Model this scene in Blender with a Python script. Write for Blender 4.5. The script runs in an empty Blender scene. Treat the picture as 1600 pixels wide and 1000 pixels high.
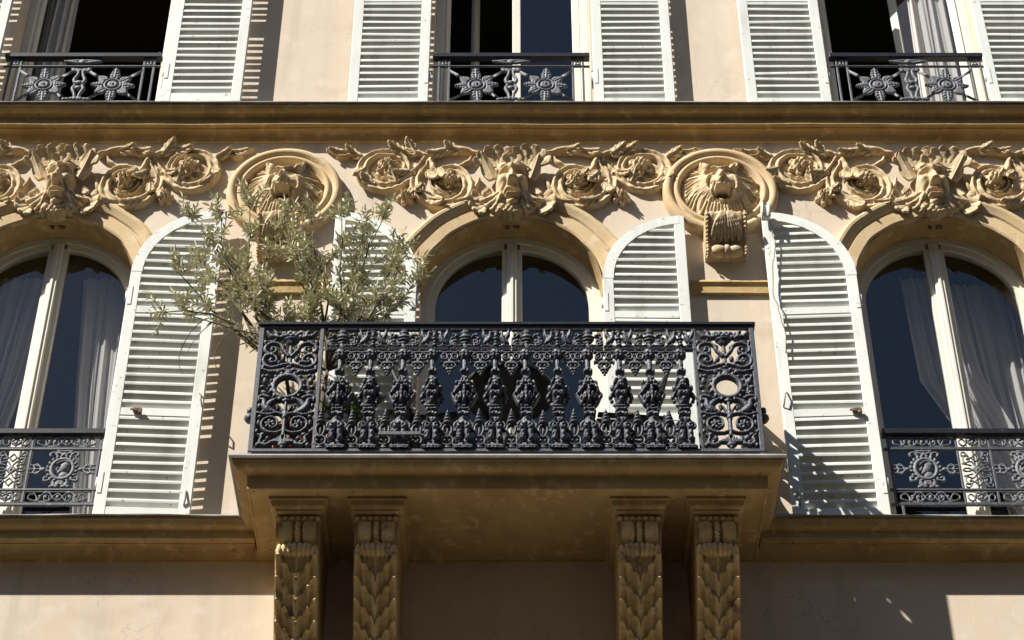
import bpy, bmesh, math, random
import numpy as np
from mathutils import Vector, Matrix
R_ = math.radians
random.seed(7); np.random.seed(7)
scene = bpy.context.scene
col = scene.collection

# ------------------------------------------------------------------ camera, sky, sun, exposure
GZ = -8.2                                    # street level; z = 0 is the balcony floor
cam_d = bpy.data.cameras.new('camera'); cam = bpy.data.objects.new('camera', cam_d); col.objects.link(cam)
cam.location = (0.0, -9.84, -6.622)
cam.rotation_euler = (R_(90 + 40.0), 0, 0)
cam_d.sensor_width = 36; cam_d.lens = 3190 / 1600 * 36
cam_d.clip_end = 2000
scene.camera = cam
SUN = Vector((1.36, 1.0, -1.66)).normalized()          # travel direction of the sunlight
world = bpy.data.worlds.new('World'); scene.world = world; world.use_nodes = True
wn = world.node_tree.nodes; wl = world.node_tree.links
sky = wn.new('ShaderNodeTexSky'); sky.sky_type = 'NISHITA'; sky.sun_disc = False
sky.sun_elevation = math.asin(-SUN.z); sky.sun_rotation = math.atan2(-SUN.x, -SUN.y)
sky.air_density = 1.0; sky.dust_density = 0.6; sky.ozone_density = 1.2
bg = wn['Background']; bg.inputs[1].default_value = 0.05
wl.new(sky.outputs[0], bg.inputs[0])
sd = bpy.data.lights.new('sun', 'SUN'); sd.energy = 5.0; sd.angle = R_(0.5); sd.color = (1.0, 0.95, 0.87)
so = bpy.data.objects.new('sun', sd); col.objects.link(so); so.location = (-14, -10, 12)
so.rotation_euler = SUN.to_track_quat('-Z', 'Y').to_euler()
vs = scene.view_settings; vs.view_transform = 'Standard'; vs.look = 'None'; vs.gamma = 1.0
vs.use_curve_mapping = False; vs.exposure = 0.92

# ------------------------------------------------------------------ materials
def mat(name, c1, c2=None, scale=6, rough=.8, bump=.0, bscale=120, spec=.3, streak=None, spots=None, metal=0, detail=6, wear=None, vary=0, cracks=None):
    m = bpy.data.materials.new(name); m.use_nodes = True
    n = m.node_tree.nodes; l = m.node_tree.links; b = n['Principled BSDF']
    b.inputs['Roughness'].default_value = rough; b.inputs['Specular IOR Level'].default_value = spec
    b.inputs['Metallic'].default_value = metal
    geo = n.new('ShaderNodeNewGeometry'); pos = geo.outputs['Position']
    def noise(sc, det=detail, stretch=None, off=0):
        mp = n.new('ShaderNodeMapping'); l.new(pos, mp.inputs[0]); mp.inputs['Location'].default_value = (off, off * .7, off * .3)
        if stretch: mp.inputs['Scale'].default_value = stretch
        t = n.new('ShaderNodeTexNoise'); t.inputs['Scale'].default_value = sc; t.inputs['Detail'].default_value = det
        l.new(mp.outputs[0], t.inputs['Vector']); return t.outputs['Fac']
    def ramp(f, a, b_):
        r = n.new('ShaderNodeMapRange'); r.inputs[1].default_value = a; r.inputs[2].default_value = b_
        l.new(f, r.inputs[0]); return r.outputs[0]
    def mix(f, a, b_):
        x = n.new('ShaderNodeMix'); x.data_type = 'RGBA'; l.new(f, x.inputs[0])
        for k, v in ((6, a), (7, b_)):
            if isinstance(v, tuple): x.inputs[k].default_value = (*v, 1)
            else: l.new(v, x.inputs[k])
        return x.outputs[2]
    c = mix(ramp(noise(scale), .32, .68), c1, c2 or c1)
    if streak: c = mix(ramp(noise(streak[1], 5, streak[2], 3), streak[3], streak[4]), c, streak[0])
    if spots: c = mix(ramp(noise(spots[1], 4, None, 9), spots[2], spots[3]), c, spots[0])
    if wear: c = mix(ramp(noise(wear[1], 8, None, 17), wear[2], wear[3]), c, wear[0])
    if cracks:
        dn = n.new('ShaderNodeTexNoise'); dn.inputs['Scale'].default_value = 5; dn.inputs['Detail'].default_value = 5; l.new(pos, dn.inputs['Vector'])
        va = n.new('ShaderNodeMix'); va.data_type = 'RGBA'; va.blend_type = 'LINEAR_LIGHT'; va.inputs[0].default_value = .16; l.new(pos, va.inputs[6]); l.new(dn.outputs['Color'], va.inputs[7])
        vo = n.new('ShaderNodeTexVoronoi'); vo.feature = 'DISTANCE_TO_EDGE'; vo.inputs['Scale'].default_value = 3.2; l.new(va.outputs[2], vo.inputs['Vector'])
        e = ramp(vo.outputs['Distance'], .012, .002); k_ = ramp(noise(1.1, 3, None, 31), .50, .64); mu = n.new('ShaderNodeMath'); mu.operation = 'MULTIPLY'; l.new(e, mu.inputs[0]); l.new(k_, mu.inputs[1])
        m3 = n.new('ShaderNodeMath'); m3.operation = 'MULTIPLY'; m3.inputs[1].default_value = .55; l.new(mu.outputs[0], m3.inputs[0]); c = mix(m3.outputs[0], c, cracks)
    if vary:
        oi = n.new('ShaderNodeObjectInfo'); mr = n.new('ShaderNodeMapRange'); mr.inputs[3].default_value = 1 - vary; mr.inputs[4].default_value = 1.0
        l.new(oi.outputs['Random'], mr.inputs[0]); hv = n.new('ShaderNodeHueSaturation'); l.new(mr.outputs[0], hv.inputs['Value']); l.new(c, hv.inputs['Color']); c = hv.outputs[0]
    l.new(c, b.inputs['Base Color'])
    if bump:
        bp = n.new('ShaderNodeBump'); bp.inputs['Strength'].default_value = bump; bp.inputs['Distance'].default_value = .004
        l.new(noise(bscale, 5), bp.inputs['Height']); l.new(bp.outputs[0], b.inputs['Normal'])
    return m
M = {}
M['wall'] = mat('cream_stucco', (.60, .515, .41), (.565, .47, .36), 2.2, .9, .28, 90,
                streak=((.47, .405, .33), 2.0, (4.0, 1, .35), .52, .82), spots=((.62, .55, .47), 7, .55, .75), wear=((.45, .37, .28), 3.2, .58, .80), cracks=(.27, .22, .17))
M['ochre'] = mat('ochre_stone_paint', (.46, .325, .15), (.385, .26, .115), 5, .88, .5, 90,
                 streak=((.31, .20, .09), 2.6, (2.2, 1, 1.4), .52, .76), wear=((.24, .17, .10), 26, .66, .72), spots=((.60, .43, .24), 14, .55, .75))
M['relief'] = mat('relief_stone_paint', (.58, .455, .285), (.50, .37, .21), 9, .88, .6, 110,
                  spots=((.64, .53, .37), 22, .52, .70), wear=((.36, .26, .15), 11, .58, .75), vary=.10)
M['trim'] = mat('pale_ochre_paint', (.57, .435, .26), (.51, .37, .20), 5, .88, .5, 90, spots=((.62, .50, .34), 12, .54, .74), wear=((.40, .30, .18), 15, .62, .76))
M['corbel'] = mat('corbel_stone_paint', (.66, .50, .26), (.57, .41, .19), 8, .88, .6, 100, spots=((.70, .56, .34), 18, .54, .72), wear=((.27, .205, .13), 12, .58, .72), vary=.12)  # ochre tone, lightened to stand in for light on the outward-facing carving
M['shutter'] = mat('grey_white_shutter_paint', (.735, .755, .715), (.68, .705, .66), 5, .55, .10, 90, .4,
                   streak=((.52, .53, .48), 4, (2, 1, .4), .54, .80), wear=((.40, .37, .31), 30, .655, .70), vary=.13)
M['frame'] = mat('ivory_window_paint', (.68, .665, .575), (.62, .60, .51), 5, .5, .15, 150, .4, wear=((.45, .42, .34), 30, .70, .76))
M['iron'] = mat('blue_black_cast_iron', (.066, .074, .092), (.042, .048, .062), 20, .54, .5, 200, .6,
                wear=((.17, .175, .185), 55, .58, .74), spots=((.10, .075, .055), 24, .70, .78))
M['iron_pale'] = mat('dusty_grey_iron', (.155, .165, .185), (.10, .108, .125), 25, .56, .5, 200, .5, wear=((.24, .245, .25), 50, .58, .74))
M['iron_dark'] = mat('black_metal', (.012, .012, .013), (.02, .02, .02), 20, .5, .1, 200, .4)
M['iron_black'] = mat('black_handrail_paint', (.016, .018, .023), (.011, .012, .016), 20, .38, .2, 160, .5, wear=((.09, .095, .10), 45, .66, .76))
M['zinc'] = mat('zinc_flashing', (.34, .33, .31), (.22, .21, .20), 12, .55, .3, 80, .4)
M['terracotta'] = mat('terracotta', (.30, .13, .075), (.23, .10, .06), 12, .85, .3, 120)
M['soil'] = mat('soil', (.05, .035, .025), (.03, .022, .016), 30, .95, .6, 60)
M['bark'] = mat('olive_bark', (.12, .095, .07), (.065, .05, .038), 30, .9, .6, 80)
M['twig'] = mat('olive_twig', (.17, .14, .10), (.10, .085, .06), 30, .9, .3, 80)
M['pave'] = mat('street_asphalt', (.095, .086, .073), (.075, .068, .058), 1.5, .9, .3, 30)
M['pavement'] = mat('limestone_pavement', (.13, .115, .09), (.10, .09, .07), 1.2, .9, .3, 30)
M['facing'] = mat('grey_limestone', (.24, .21, .17), (.20, .175, .14), 1, .9, .2, 30)
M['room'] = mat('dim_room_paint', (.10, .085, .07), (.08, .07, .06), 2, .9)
M['roof'] = mat('zinc_roof', (.20, .21, .22), (.16, .17, .18), 3, .5)
M['wire'] = mat('pale_wire', (.40, .36, .28), (.22, .19, .15), 40, .6)
M['brass'] = mat('rusty_latch', (.20, .12, .06), (.10, .06, .035), 40, .6)

def leafmat(name, top, top2, under):
    m = bpy.data.materials.new(name); m.use_nodes = True
    n = m.node_tree.nodes; l = m.node_tree.links; b = n['Principled BSDF']
    g = n.new('ShaderNodeNewGeometry'); t = n.new('ShaderNodeTexNoise'); t.inputs['Scale'].default_value = 26
    l.new(g.outputs['Position'], t.inputs['Vector'])
    x = n.new('ShaderNodeMix'); x.data_type = 'RGBA'; l.new(t.outputs['Fac'], x.inputs[0])
    x.inputs[6].default_value = (*top, 1); x.inputs[7].default_value = (*top2, 1)
    y = n.new('ShaderNodeMix'); y.data_type = 'RGBA'; l.new(g.outputs['Backfacing'], y.inputs[0])
    l.new(x.outputs[2], y.inputs[6]); y.inputs[7].default_value = (*under, 1)
    l.new(y.outputs[2], b.inputs['Base Color']); b.inputs['Roughness'].default_value = .34
    tr = n.new('ShaderNodeBsdfTranslucent'); l.new(x.outputs[2], tr.inputs[0])
    ms = n.new('ShaderNodeMixShader'); ms.inputs[0].default_value = .15
    l.new(b.outputs[0], ms.inputs[1]); l.new(tr.outputs[0], ms.inputs[2])
    l.new(ms.outputs[0], n['Material Output'].inputs[0]); return m
M['olive'] = leafmat('olive_leaf', (.21, .225, .085), (.42, .41, .19), (.68, .64, .48))
M['leaf'] = leafmat('green_leaf', (.07, .15, .03), (.17, .24, .05), (.17, .24, .08))

m = bpy.data.materials.new('window_glass'); m.use_nodes = True; n = m.node_tree.nodes; l = m.node_tree.links
n.remove(n['Principled BSDF'])
gl = n.new('ShaderNodeBsdfGlossy'); gl.inputs['Roughness'].default_value = .012
tp = n.new('ShaderNodeBsdfTransparent'); tp.inputs[0].default_value = (.84, .86, .87, 1)
fr = n.new('ShaderNodeFresnel'); gb = n.new('ShaderNodeNewGeometry'); mi = n.new('ShaderNodeMapRange'); mi.inputs[3].default_value = 2.0; mi.inputs[4].default_value = 1 / 2.0
l.new(gb.outputs['Backfacing'], mi.inputs[0]); l.new(mi.outputs[0], fr.inputs[0])   # same air-to-glass reflectance on both faces of the sheet
tn = n.new('ShaderNodeTexNoise'); tn.inputs['Scale'].default_value = 2.2; tn.inputs['Detail'].default_value = 1
gg = n.new('ShaderNodeNewGeometry'); l.new(gg.outputs['Position'], tn.inputs['Vector'])
bp = n.new('ShaderNodeBump'); bp.inputs['Strength'].default_value = .08; bp.inputs['Distance'].default_value = .02
l.new(tn.outputs['Fac'], bp.inputs['Height']); l.new(bp.outputs[0], gl.inputs['Normal'])
ms = n.new('ShaderNodeMixShader'); l.new(fr.outputs[0], ms.inputs[0]); l.new(tp.outputs[0], ms.inputs[1]); l.new(gl.outputs[0], ms.inputs[2])
l.new(ms.outputs[0], n['Material Output'].inputs[0]); M['glass'] = m
m = bpy.data.materials.new('sheer_curtain_cloth'); m.use_nodes = True; n = m.node_tree.nodes; l = m.node_tree.links
b = n['Principled BSDF']; b.inputs['Base Color'].default_value = (.82, .78, .74, 1); b.inputs['Roughness'].default_value = .9
tr = n.new('ShaderNodeBsdfTranslucent'); tr.inputs[0].default_value = (.75, .72, .68, 1)
ms = n.new('ShaderNodeMixShader'); ms.inputs[0].default_value = .35
l.new(b.outputs[0], ms.inputs[1]); l.new(tr.outputs[0], ms.inputs[2])
t2 = n.new('ShaderNodeBsdfTransparent'); m2 = n.new('ShaderNodeMixShader'); m2.inputs[0].default_value = .15
l.new(ms.outputs[0], m2.inputs[1]); l.new(t2.outputs[0], m2.inputs[2])
l.new(m2.outputs[0], n['Material Output'].inputs[0]); M['curtain'] = m

# ------------------------------------------------------------------ object helpers
def tag(o, label=None, cat=None, group=None, kind=None):
    if label: o['label'] = label
    if cat: o['category'] = cat
    if group: o['group'] = group
    if kind: o['kind'] = kind
    return o
def obj(name, me, m=None, parent=None, loc=(0, 0, 0), rot=(0, 0, 0), scale=(1, 1, 1)):
    if m is not None and not me.materials: me.materials.append(M[m])
    o = bpy.data.objects.new(name, me); col.objects.link(o)
    o.location = loc; o.rotation_euler = rot; o.scale = scale; o.parent = parent
    return o
def empty(name, loc=(0, 0, 0), rz=0, parent=None):
    o = bpy.data.objects.new(name, None); col.objects.link(o); o.location = loc; o.rotation_euler = (0, 0, rz)
    o.empty_display_size = .1; o.parent = parent; return o
def copy_tree(o, parent=None):
    c = o.copy(); col.objects.link(c); c.parent = parent
    for ch in list(o.children): copy_tree(ch, c)
    return c
class MB:                                      # collects simple shapes into one mesh
    def __init__(s): s.v = []; s.f = []; s.sm = []
    def add(s, v, f, smooth=False):
        k = len(s.v); s.v += [tuple(p) for p in v]; s.f += [tuple(i + k for i in q) for q in f]; s.sm += [smooth] * len(f)
    def box(s, x0, x1, y0, y1, z0, z1, b=0.0):
        if b:
            b = min(b, (x1 - x0) * .45, (y1 - y0) * .45, (z1 - z0) * .45)
            bm = bmesh.new(); bmesh.ops.create_cube(bm, size=1)
            for q in bm.verts: q.co = Vector(((x0 + x1) / 2 + q.co.x * (x1 - x0), (y0 + y1) / 2 + q.co.y * (y1 - y0), (z0 + z1) / 2 + q.co.z * (z1 - z0)))
            bmesh.ops.bevel(bm, geom=bm.edges[:], offset=b, segments=1, affect='EDGES')
            bm.verts.index_update()
            s.add([q.co[:] for q in bm.verts], [[q.index for q in f.verts] for f in bm.faces]); bm.free(); return s
        s.add([(x, y, z) for x in (x0, x1) for y in (y0, y1) for z in (z0, z1)],
              [(0, 1, 3, 2), (4, 6, 7, 5), (0, 4, 5, 1), (2, 3, 7, 6), (0, 2, 6, 4), (1, 5, 7, 3)]); return s
    def tube(s, pts, rad, n=8, cap=True):
        pts = [Vector(p) for p in pts]; N = len(pts)
        rad = [rad] * N if not hasattr(rad, '__len__') else rad
        V = []; up = Vector((.31, .83, .46)).normalized()
        for i, p in enumerate(pts):
            t = (pts[min(i + 1, N - 1)] - pts[max(i - 1, 0)]).normalized()
            a = t.cross(up)
            if a.length < .05: a = t.cross(Vector((1, 0, 0)))
            a.normalize(); c = t.cross(a)
            for k in range(n):
                w = 2 * math.pi * k / n; V.append(p + (a * math.cos(w) + c * math.sin(w)) * rad[i])
        Fc = [(i * n + k, i * n + (k + 1) % n, (i + 1) * n + (k + 1) % n, (i + 1) * n + k) for i in range(N - 1) for k in range(n)]
        if cap: Fc += [tuple(range(n))[::-1], tuple((N - 1) * n + k for k in range(n))]
        s.add(V, Fc, True); return s
    def lathe(s, prof, n=24, c=(0, 0, 0), axis='z'):
        V = []; N = len(prof)
        for r, h in prof:
            for k in range(n):
                w = 2 * math.pi * k / n; a, b_ = r * math.cos(w), r * math.sin(w)
                V.append((c[0] + a, c[1] + b_, c[2] + h) if axis == 'z' else (c[0] + a, c[1] - h, c[2] + b_))
        Fc = [(i * n + k, i * n + (k + 1) % n, (i + 1) * n + (k + 1) % n, (i + 1) * n + k) for i in range(N - 1) for k in range(n)]
        s.add(V, Fc, True); return s
    def prism(s, poly, x0, x1):                # polygon in (y, z) extruded along x
        k = len(poly); s.add([(x0, *p) for p in poly] + [(x1, *p) for p in poly],
            [tuple(range(k)), tuple(range(2 * k - 1, k - 1, -1))] + [(i, (i + 1) % k, k + (i + 1) % k, k + i) for i in range(k)]); return s
    def mesh(s, name, smooth=None):
        me = bpy.data.meshes.new(name); me.from_pydata(s.v, [], s.f); me.validate()
        if len(me.polygons) == len(s.sm): me.polygons.foreach_set('use_smooth', s.sm if smooth is None else [smooth] * len(s.sm))
        bm = bmesh.new(); bm.from_mesh(me); bmesh.ops.recalc_face_normals(bm, faces=bm.faces); bm.to_mesh(me); bm.free()
        return me
    def pane(s, pts, m, parent, **k):           # flat sheet facing the street
        me = bpy.data.meshes.new('pane'); me.from_pydata(pts, [], [tuple(range(len(pts)))]); me.update()
        if me.polygons[0].normal.y > 0: me.flip_normals()
        return obj('pane', me, m, parent, **k)
    def build(s, name, m, parent=None, smooth=None, **k): return obj(name, s.mesh(name, smooth), m, parent, **k)

def spline(pts, per=8):
    P = [np.array(p, float) for p in pts]; P = [2 * P[0] - P[1]] + P + [2 * P[-1] - P[-2]]; out = []
    for i in range(1, len(P) - 2):
        a, b, c, d = P[i - 1:i + 3]
        for t in np.arange(per) / per:
            out.append(.5 * (2 * b + (c - a) * t + (2 * a - 5 * b + 4 * c - d) * t * t + (3 * b - a - 3 * c + d) * t ** 3))
    out.append(P[-2]); return out
class Relief:                                  # carved or cast relief: outline field F, height H, turned into real mesh
    def __init__(s, x0, x1, y0, y1, r, mir=False):
        s.r = r; s.mir = mir
        s.X, s.Y = np.meshgrid(np.linspace(x0, x1, int(round((x1 - x0) / r)) + 1), np.linspace(y0, y1, int(round((y1 - y0) / r)) + 1), indexing='ij')
        s.F = np.full(s.X.shape, -1.0); s.H = np.zeros(s.X.shape)
    def _x(s): return (1, -1) if s.mir else (1,)
    def _q(s, sg, cx, cy, rx, ry, rot):
        dx = s.X * sg - cx; dy = s.Y - cy; c, n_ = math.cos(rot), math.sin(rot)
        return np.sqrt(((dx * c + dy * n_) / rx) ** 2 + ((-dx * n_ + dy * c) / ry) ** 2)
    def put(s, F, H):
        s.H = np.where(F > 0, np.maximum(s.H, H), s.H); s.F = np.maximum(s.F, F)
    def blob(s, cx, cy, rx, ry=None, h=.02, rot=0, base=0, pw=.5):
        ry = ry or rx
        for sg in s._x():
            q = s._q(sg, cx, cy, rx, ry, rot); s.put((1 - q) * min(rx, ry), base + h * np.clip(1 - q * q, 0, 1) ** pw)
        return s
    def bump(s, cx, cy, rx, ry, a, rot=0):
        k = s._x() if abs(cx) > 1e-6 else (1,)
        for sg in k: s.H = s.H + a * np.exp(-s._q(sg, cx, cy, rx, ry, rot) ** 2)
        return s
    def _d(s, sg, pts, rad, per):
        P = spline(pts, per) if per else [np.array(p, float) for p in pts]; N = len(P)
        rr = np.interp(np.linspace(0, 1, N), np.linspace(0, 1, len(rad)), rad) if hasattr(rad, '__len__') else np.full(N, rad)
        Q = np.full(s.X.shape, 9.0); T = np.zeros(s.X.shape); x = s.X * sg
        for i in range(N - 1):
            a, b = P[i], P[i + 1]; d = b - a; L = float(d @ d) + 1e-12
            t = np.clip(((x - a[0]) * d[0] + (s.Y - a[1]) * d[1]) / L, 0, 1)
            q = np.hypot(x - a[0] - t * d[0], s.Y - a[1] - t * d[1]) / (rr[i] * (1 - t) + rr[i + 1] * t)
            k = q < Q; Q = np.where(k, q, Q); T = np.where(k, (i + t) / (N - 1), T)
        return Q, T, float(np.mean(rr))
    def stroke(s, pts, rad, h, base=0, per=6, pw=.5):
        for sg in s._x():
            Q, T, r = s._d(sg, pts, rad, per)
            f = lambda v: np.interp(T, np.linspace(0, 1, len(v)), v) if hasattr(v, '__len__') else v
            s.put((1 - Q) * r, f(base) + f(h) * np.clip(1 - Q * Q, 0, 1) ** pw)
        return s
    def ridge(s, pts, rad, a, per=6):
        for sg in s._x():
            Q, T, r = s._d(sg, pts, rad, per); s.H = s.H + (np.interp(T, np.linspace(0, 1, len(a)), a) if hasattr(a, '__len__') else a) * np.exp(-Q * Q)
            if abs(pts[0][0]) + abs(pts[-1][0]) < 1e-6: break
        return s
    def hole(s, cx, cy, rx, ry=None):
        ry = ry or rx
        for sg in s._x(): s.F = np.minimum(s.F, (s._q(sg, cx, cy, rx, ry, 0) - 1) * min(rx, ry))
        return s
    def plate(s, x0, x1, y0, y1, h):
        F = np.minimum(np.minimum(s.X - x0, x1 - s.X), np.minimum(s.Y - y0, y1 - s.Y)); s.put(F, h * np.clip(F / .006, 0, 1) ** .5); return s
    def hull(s, zs, ws, depth=.85):
        w = np.interp(s.Y, zs, ws); F = w - np.abs(s.X); s.put(F, depth * np.sqrt(np.clip(w * w - s.X ** 2, 0, 1))); return s
    def curls(s, seed, x0, x1, y0, y1, n, r, h, w=.006):
        g = random.Random(seed)
        for _ in range(n):
            cx, cy, a0, sg = g.uniform(x0, x1), g.uniform(y0, y1), g.uniform(0, 6.28), g.choice((-1, 1)); R = r * g.uniform(.7, 1.2)
            s.stroke([(cx + R * (1 - .16 * k) * math.cos(a0 + sg * k * .9), cy + R * (1 - .16 * k) * math.sin(a0 + sg * k * .9)) for k in range(6)], [w * 1.15, w * .8, w * .9], h, per=3)
            s.blob(cx, cy, w * 1.5, h=h * 1.3)
        return s
    def flower(s, cx, cy, r, h, n=6, base=0):
        for k in range(n):
            a = 6.283 * k / n + .3; s.blob(cx + r * .6 * math.cos(a), cy + r * .6 * math.sin(a), r * .42, r * .34, h=h * .8, rot=a, base=base)
        s.blob(cx, cy, r * .3, h=h, base=base + h * .3); return s
    def rough(s, a, sc, seed=1):
        g = np.random.RandomState(seed); z = np.zeros(s.X.shape)
        for k in range(14):
            th = g.uniform(0, 6.28); fq = sc * g.uniform(.5, 1.8); z += np.sin((s.X * math.cos(th) + s.Y * math.sin(th)) * fq + g.uniform(0, 6.28))
        s.H = s.H + a * z / 5; return s
    def mesh(s, name, double=False, fmap=None, floor=-.012, back=1.0):
        F, H = s.F, s.H; c = (F > 0)
        keep = c[:-1, :-1] | c[1:, :-1] | c[:-1, 1:] | c[1:, 1:]
        gx, gy = np.gradient(F, s.r); g2 = np.maximum(gx * gx + gy * gy, .05)
        sx, sy = -F / g2 * gx, -F / g2 * gy; mag = np.maximum(np.hypot(sx, sy) / (s.r * .95), 1)
        out = ~c
        X = np.where(out, s.X + sx / mag, s.X); Y = np.where(out, s.Y + sy / mag, s.Y)
        Z = np.where(out, 0 if double else floor, np.maximum(H, .0005))
        I, J = np.nonzero(keep); used = np.zeros(F.shape, bool)
        for a, b in ((0, 0), (1, 0), (1, 1), (0, 1)): used[I + a, J + b] = True
        idx = np.full(F.shape, -1); n0 = int(used.sum()); idx[used] = np.arange(n0)
        x, y, z = X[used], Y[used], Z[used]
        quads = np.stack([idx[I, J], idx[I + 1, J], idx[I + 1, J + 1], idx[I, J + 1]], 1)
        if double:
            io = c[used]; idb = np.arange(n0); idb[io] = n0 + np.arange(int(io.sum()))
            x = np.concatenate([x, x[io]]); y = np.concatenate([y, y[io]]); z = np.concatenate([z, -z[io] * back])
            quads = np.concatenate([quads, idb[quads[:, ::-1]]])
        co = np.stack(fmap(x, y, z) if fmap else (x, -z, y), 1)
        me = bpy.data.meshes.new(name); me.from_pydata(co.tolist(), [], quads.tolist())
        me.polygons.foreach_set('use_smooth', [True] * len(me.polygons)); me.update(); return me

# ------------------------------------------------------------------ layout (metres)
BAY = (-2.995, 0.0, 2.785)                 # window axes
AR = .585; SPR = 1.92                       # arch radius, springing height
LED_L, LED_U = .23, .18                    # projection of the lower and upper ledges
UF = 3.425                                  # upper floor ledge level
BX0, BX1, BY = -1.548, 1.499, .806          # balcony slab

# ------------------------------------------------------------------ street and building shell
g = MB(); g.add([(-400, -400, GZ), (400, -400, GZ), (400, 400, GZ), (-400, 400, GZ)], [(0, 1, 2, 3)])
tag(g.build('street', 'pave'), kind='structure')
g = MB(); g.box(-60, 60, -3.4, .3, GZ + .0, GZ + .13, .01); tag(g.build('pavement', 'pavement'), kind='structure')  # out of view; added to bounce sunlight up under the balcony
bld = empty('apartment_building', (0, 0, GZ))
tag(bld, 'cream stucco townhouse facade with ochre mouldings, carved masks and a bracketed balcony', 'building')
def part(name, me, m, parent=None, loc=(0, 0, 0), rot=(0, 0, 0), scale=(1, 1, 1)):
    if parent is None: loc = (loc[0], loc[1], loc[2] - GZ); parent = bld
    return obj(name, me, m, parent, loc, rot, scale)
WX = 11.0; TOP = 7.0; DEP = .36
w = MB()
def wquad(x0, x1, z0, z1): w.add([(x0, 0, z0), (x1, 0, z0), (x1, 0, z1), (x0, 0, z1)], [(0, 1, 2, 3)])
wquad(-WX, WX, GZ, 0)
xs = [-WX] + [v for b in BAY for v in (b - AR, b + AR)] + [WX]
for i in range(0, len(xs), 2): wquad(xs[i], xs[i + 1], 0, UF)
NA = 40
for b in BAY:
    arc = [(b - AR * math.cos(math.pi * k / NA), SPR + AR * math.sin(math.pi * k / NA)) for k in range(NA + 1)]
    for (x0, z0), (x1, z1) in zip(arc, arc[1:]):
        w.add([(x0, 0, z0), (x1, 0, z1), (x1, 0, UF), (x0, 0, UF)], [(0, 1, 2, 3)])
    loop = [(b - AR, 0)] + arc + [(b + AR, 0)]
    for (x0, z0), (x1, z1) in zip(loop, loop[1:]):
        w.add([(x0, 0, z0), (x1, 0, z1), (x1, DEP, z1), (x0, DEP, z0)], [(0, 1, 2, 3)])
    w.add([(b - AR, 0, 0), (b + AR, 0, 0), (b + AR, DEP, 0), (b - AR, DEP, 0)], [(0, 1, 2, 3)])
UW = .555; UZ1 = UF + 2.25
xs = [-WX] + [v for b in BAY for v in (b - UW, b + UW)] + [WX]
for i in range(0, len(xs), 2): wquad(xs[i], xs[i + 1], UF, TOP)
for b in BAY:
    wquad(b - UW, b + UW, UZ1, TOP)
    lp = [(b - UW, UF), (b - UW, UZ1), (b + UW, UZ1), (b + UW, UF)]
    for (x0, z0), (x1, z1) in zip(lp, lp[1:] + lp[:1]):
        w.add([(x0, 0, z0), (x1, 0, z1), (x1, DEP, z1), (x0, DEP, z0)], [(0, 1, 2, 3)])
part('wall', w.mesh('wall', False), 'wall')
r = MB(); r.prism([(-.4, TOP), (-.4, TOP + .15), (0, TOP + .25), (2, TOP + 2.6), (9, TOP + 2.6), (9, TOP)], -WX, WX); part('roof', r.mesh('roof'), 'roof')
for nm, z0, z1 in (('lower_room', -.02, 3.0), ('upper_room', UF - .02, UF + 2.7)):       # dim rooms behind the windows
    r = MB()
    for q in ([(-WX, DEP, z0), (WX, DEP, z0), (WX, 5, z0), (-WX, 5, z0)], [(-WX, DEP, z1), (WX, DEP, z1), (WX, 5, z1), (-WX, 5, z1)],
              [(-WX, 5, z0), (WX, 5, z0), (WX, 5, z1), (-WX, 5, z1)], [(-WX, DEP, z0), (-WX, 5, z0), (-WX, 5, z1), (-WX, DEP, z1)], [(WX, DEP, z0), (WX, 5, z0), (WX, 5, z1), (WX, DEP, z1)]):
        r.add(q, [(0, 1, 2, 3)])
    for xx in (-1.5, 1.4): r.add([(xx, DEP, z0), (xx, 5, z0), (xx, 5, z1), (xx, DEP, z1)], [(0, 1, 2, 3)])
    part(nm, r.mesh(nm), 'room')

ob = empty('added_facing_house', (0, -13.2, GZ)); tag(ob, 'unseen plain stone house added across the street to cut sky light', 'building')  # out of view; added to cut the sky light and shade the street
g = MB(); g.box(-40, 40, -9, 0, 0, 16.5); g.build('wall', 'facing', ob)
g = MB(); g.prism([(.25, 16.5), (.25, 16.8), (-4.5, 19.2), (-9.25, 16.8), (-9.25, 16.5)], -40, 40); g.build('roof', 'roof', ob)
g = MB(); g.box(-.6, .6, -.02, .05, 0, 2.1, .01); FWIN = g.mesh('window')
for i in range(-7, 8):
    for z in (4.2, 7.6, 11.0): obj('window', FWIN, 'frame', ob, (i * 2.8, .02, z))
# mouldings: profile (projection, z) run along the facade, slightly wavy like old plaster
def run_moulding(name, prof, x0, x1, m, step=.12, jit=.0018, seed=1, parent=None):
    rs = np.random.RandomState(seed); n_ = max(2, int((x1 - x0) / step)); k = len(prof); V = []; ph = rs.uniform(0, 6.28, (k, 3))
    for i in range(n_ + 1):
        x = x0 + (x1 - x0) * i / n_
        for j, (p, z) in enumerate(prof):
            wv = jit * (math.sin(x * 2.1 + ph[0, 0]) + .6 * math.sin(x * 5.3 + ph[j, 1]) + .5 * math.sin(x * 13 + ph[j, 2])) if 0 < j < k - 1 else 0
            V.append((x, -p - wv * .6, z + wv))
    f = [(i * k + j, (i + 1) * k + j, (i + 1) * k + j + 1, i * k + j + 1) for i in range(n_) for j in range(k - 1)]
    f += [tuple(range(k)), tuple(n_ * k + j for j in range(k))[::-1]]
    b_ = MB(); b_.add(V, f); return part(name, b_.mesh(name, False), m, parent)
def arc2(p0, p1, n_, bulge):
    out = []
    for i in range(n_ + 1):
        t = i / n_; a = np.array(p0) * (1 - t) + np.array(p1) * t; d = np.array(p1) - np.array(p0)
        out.append(tuple(a + np.array([-d[1], d[0]]) * bulge * math.sin(math.pi * t)))
    return out
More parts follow.
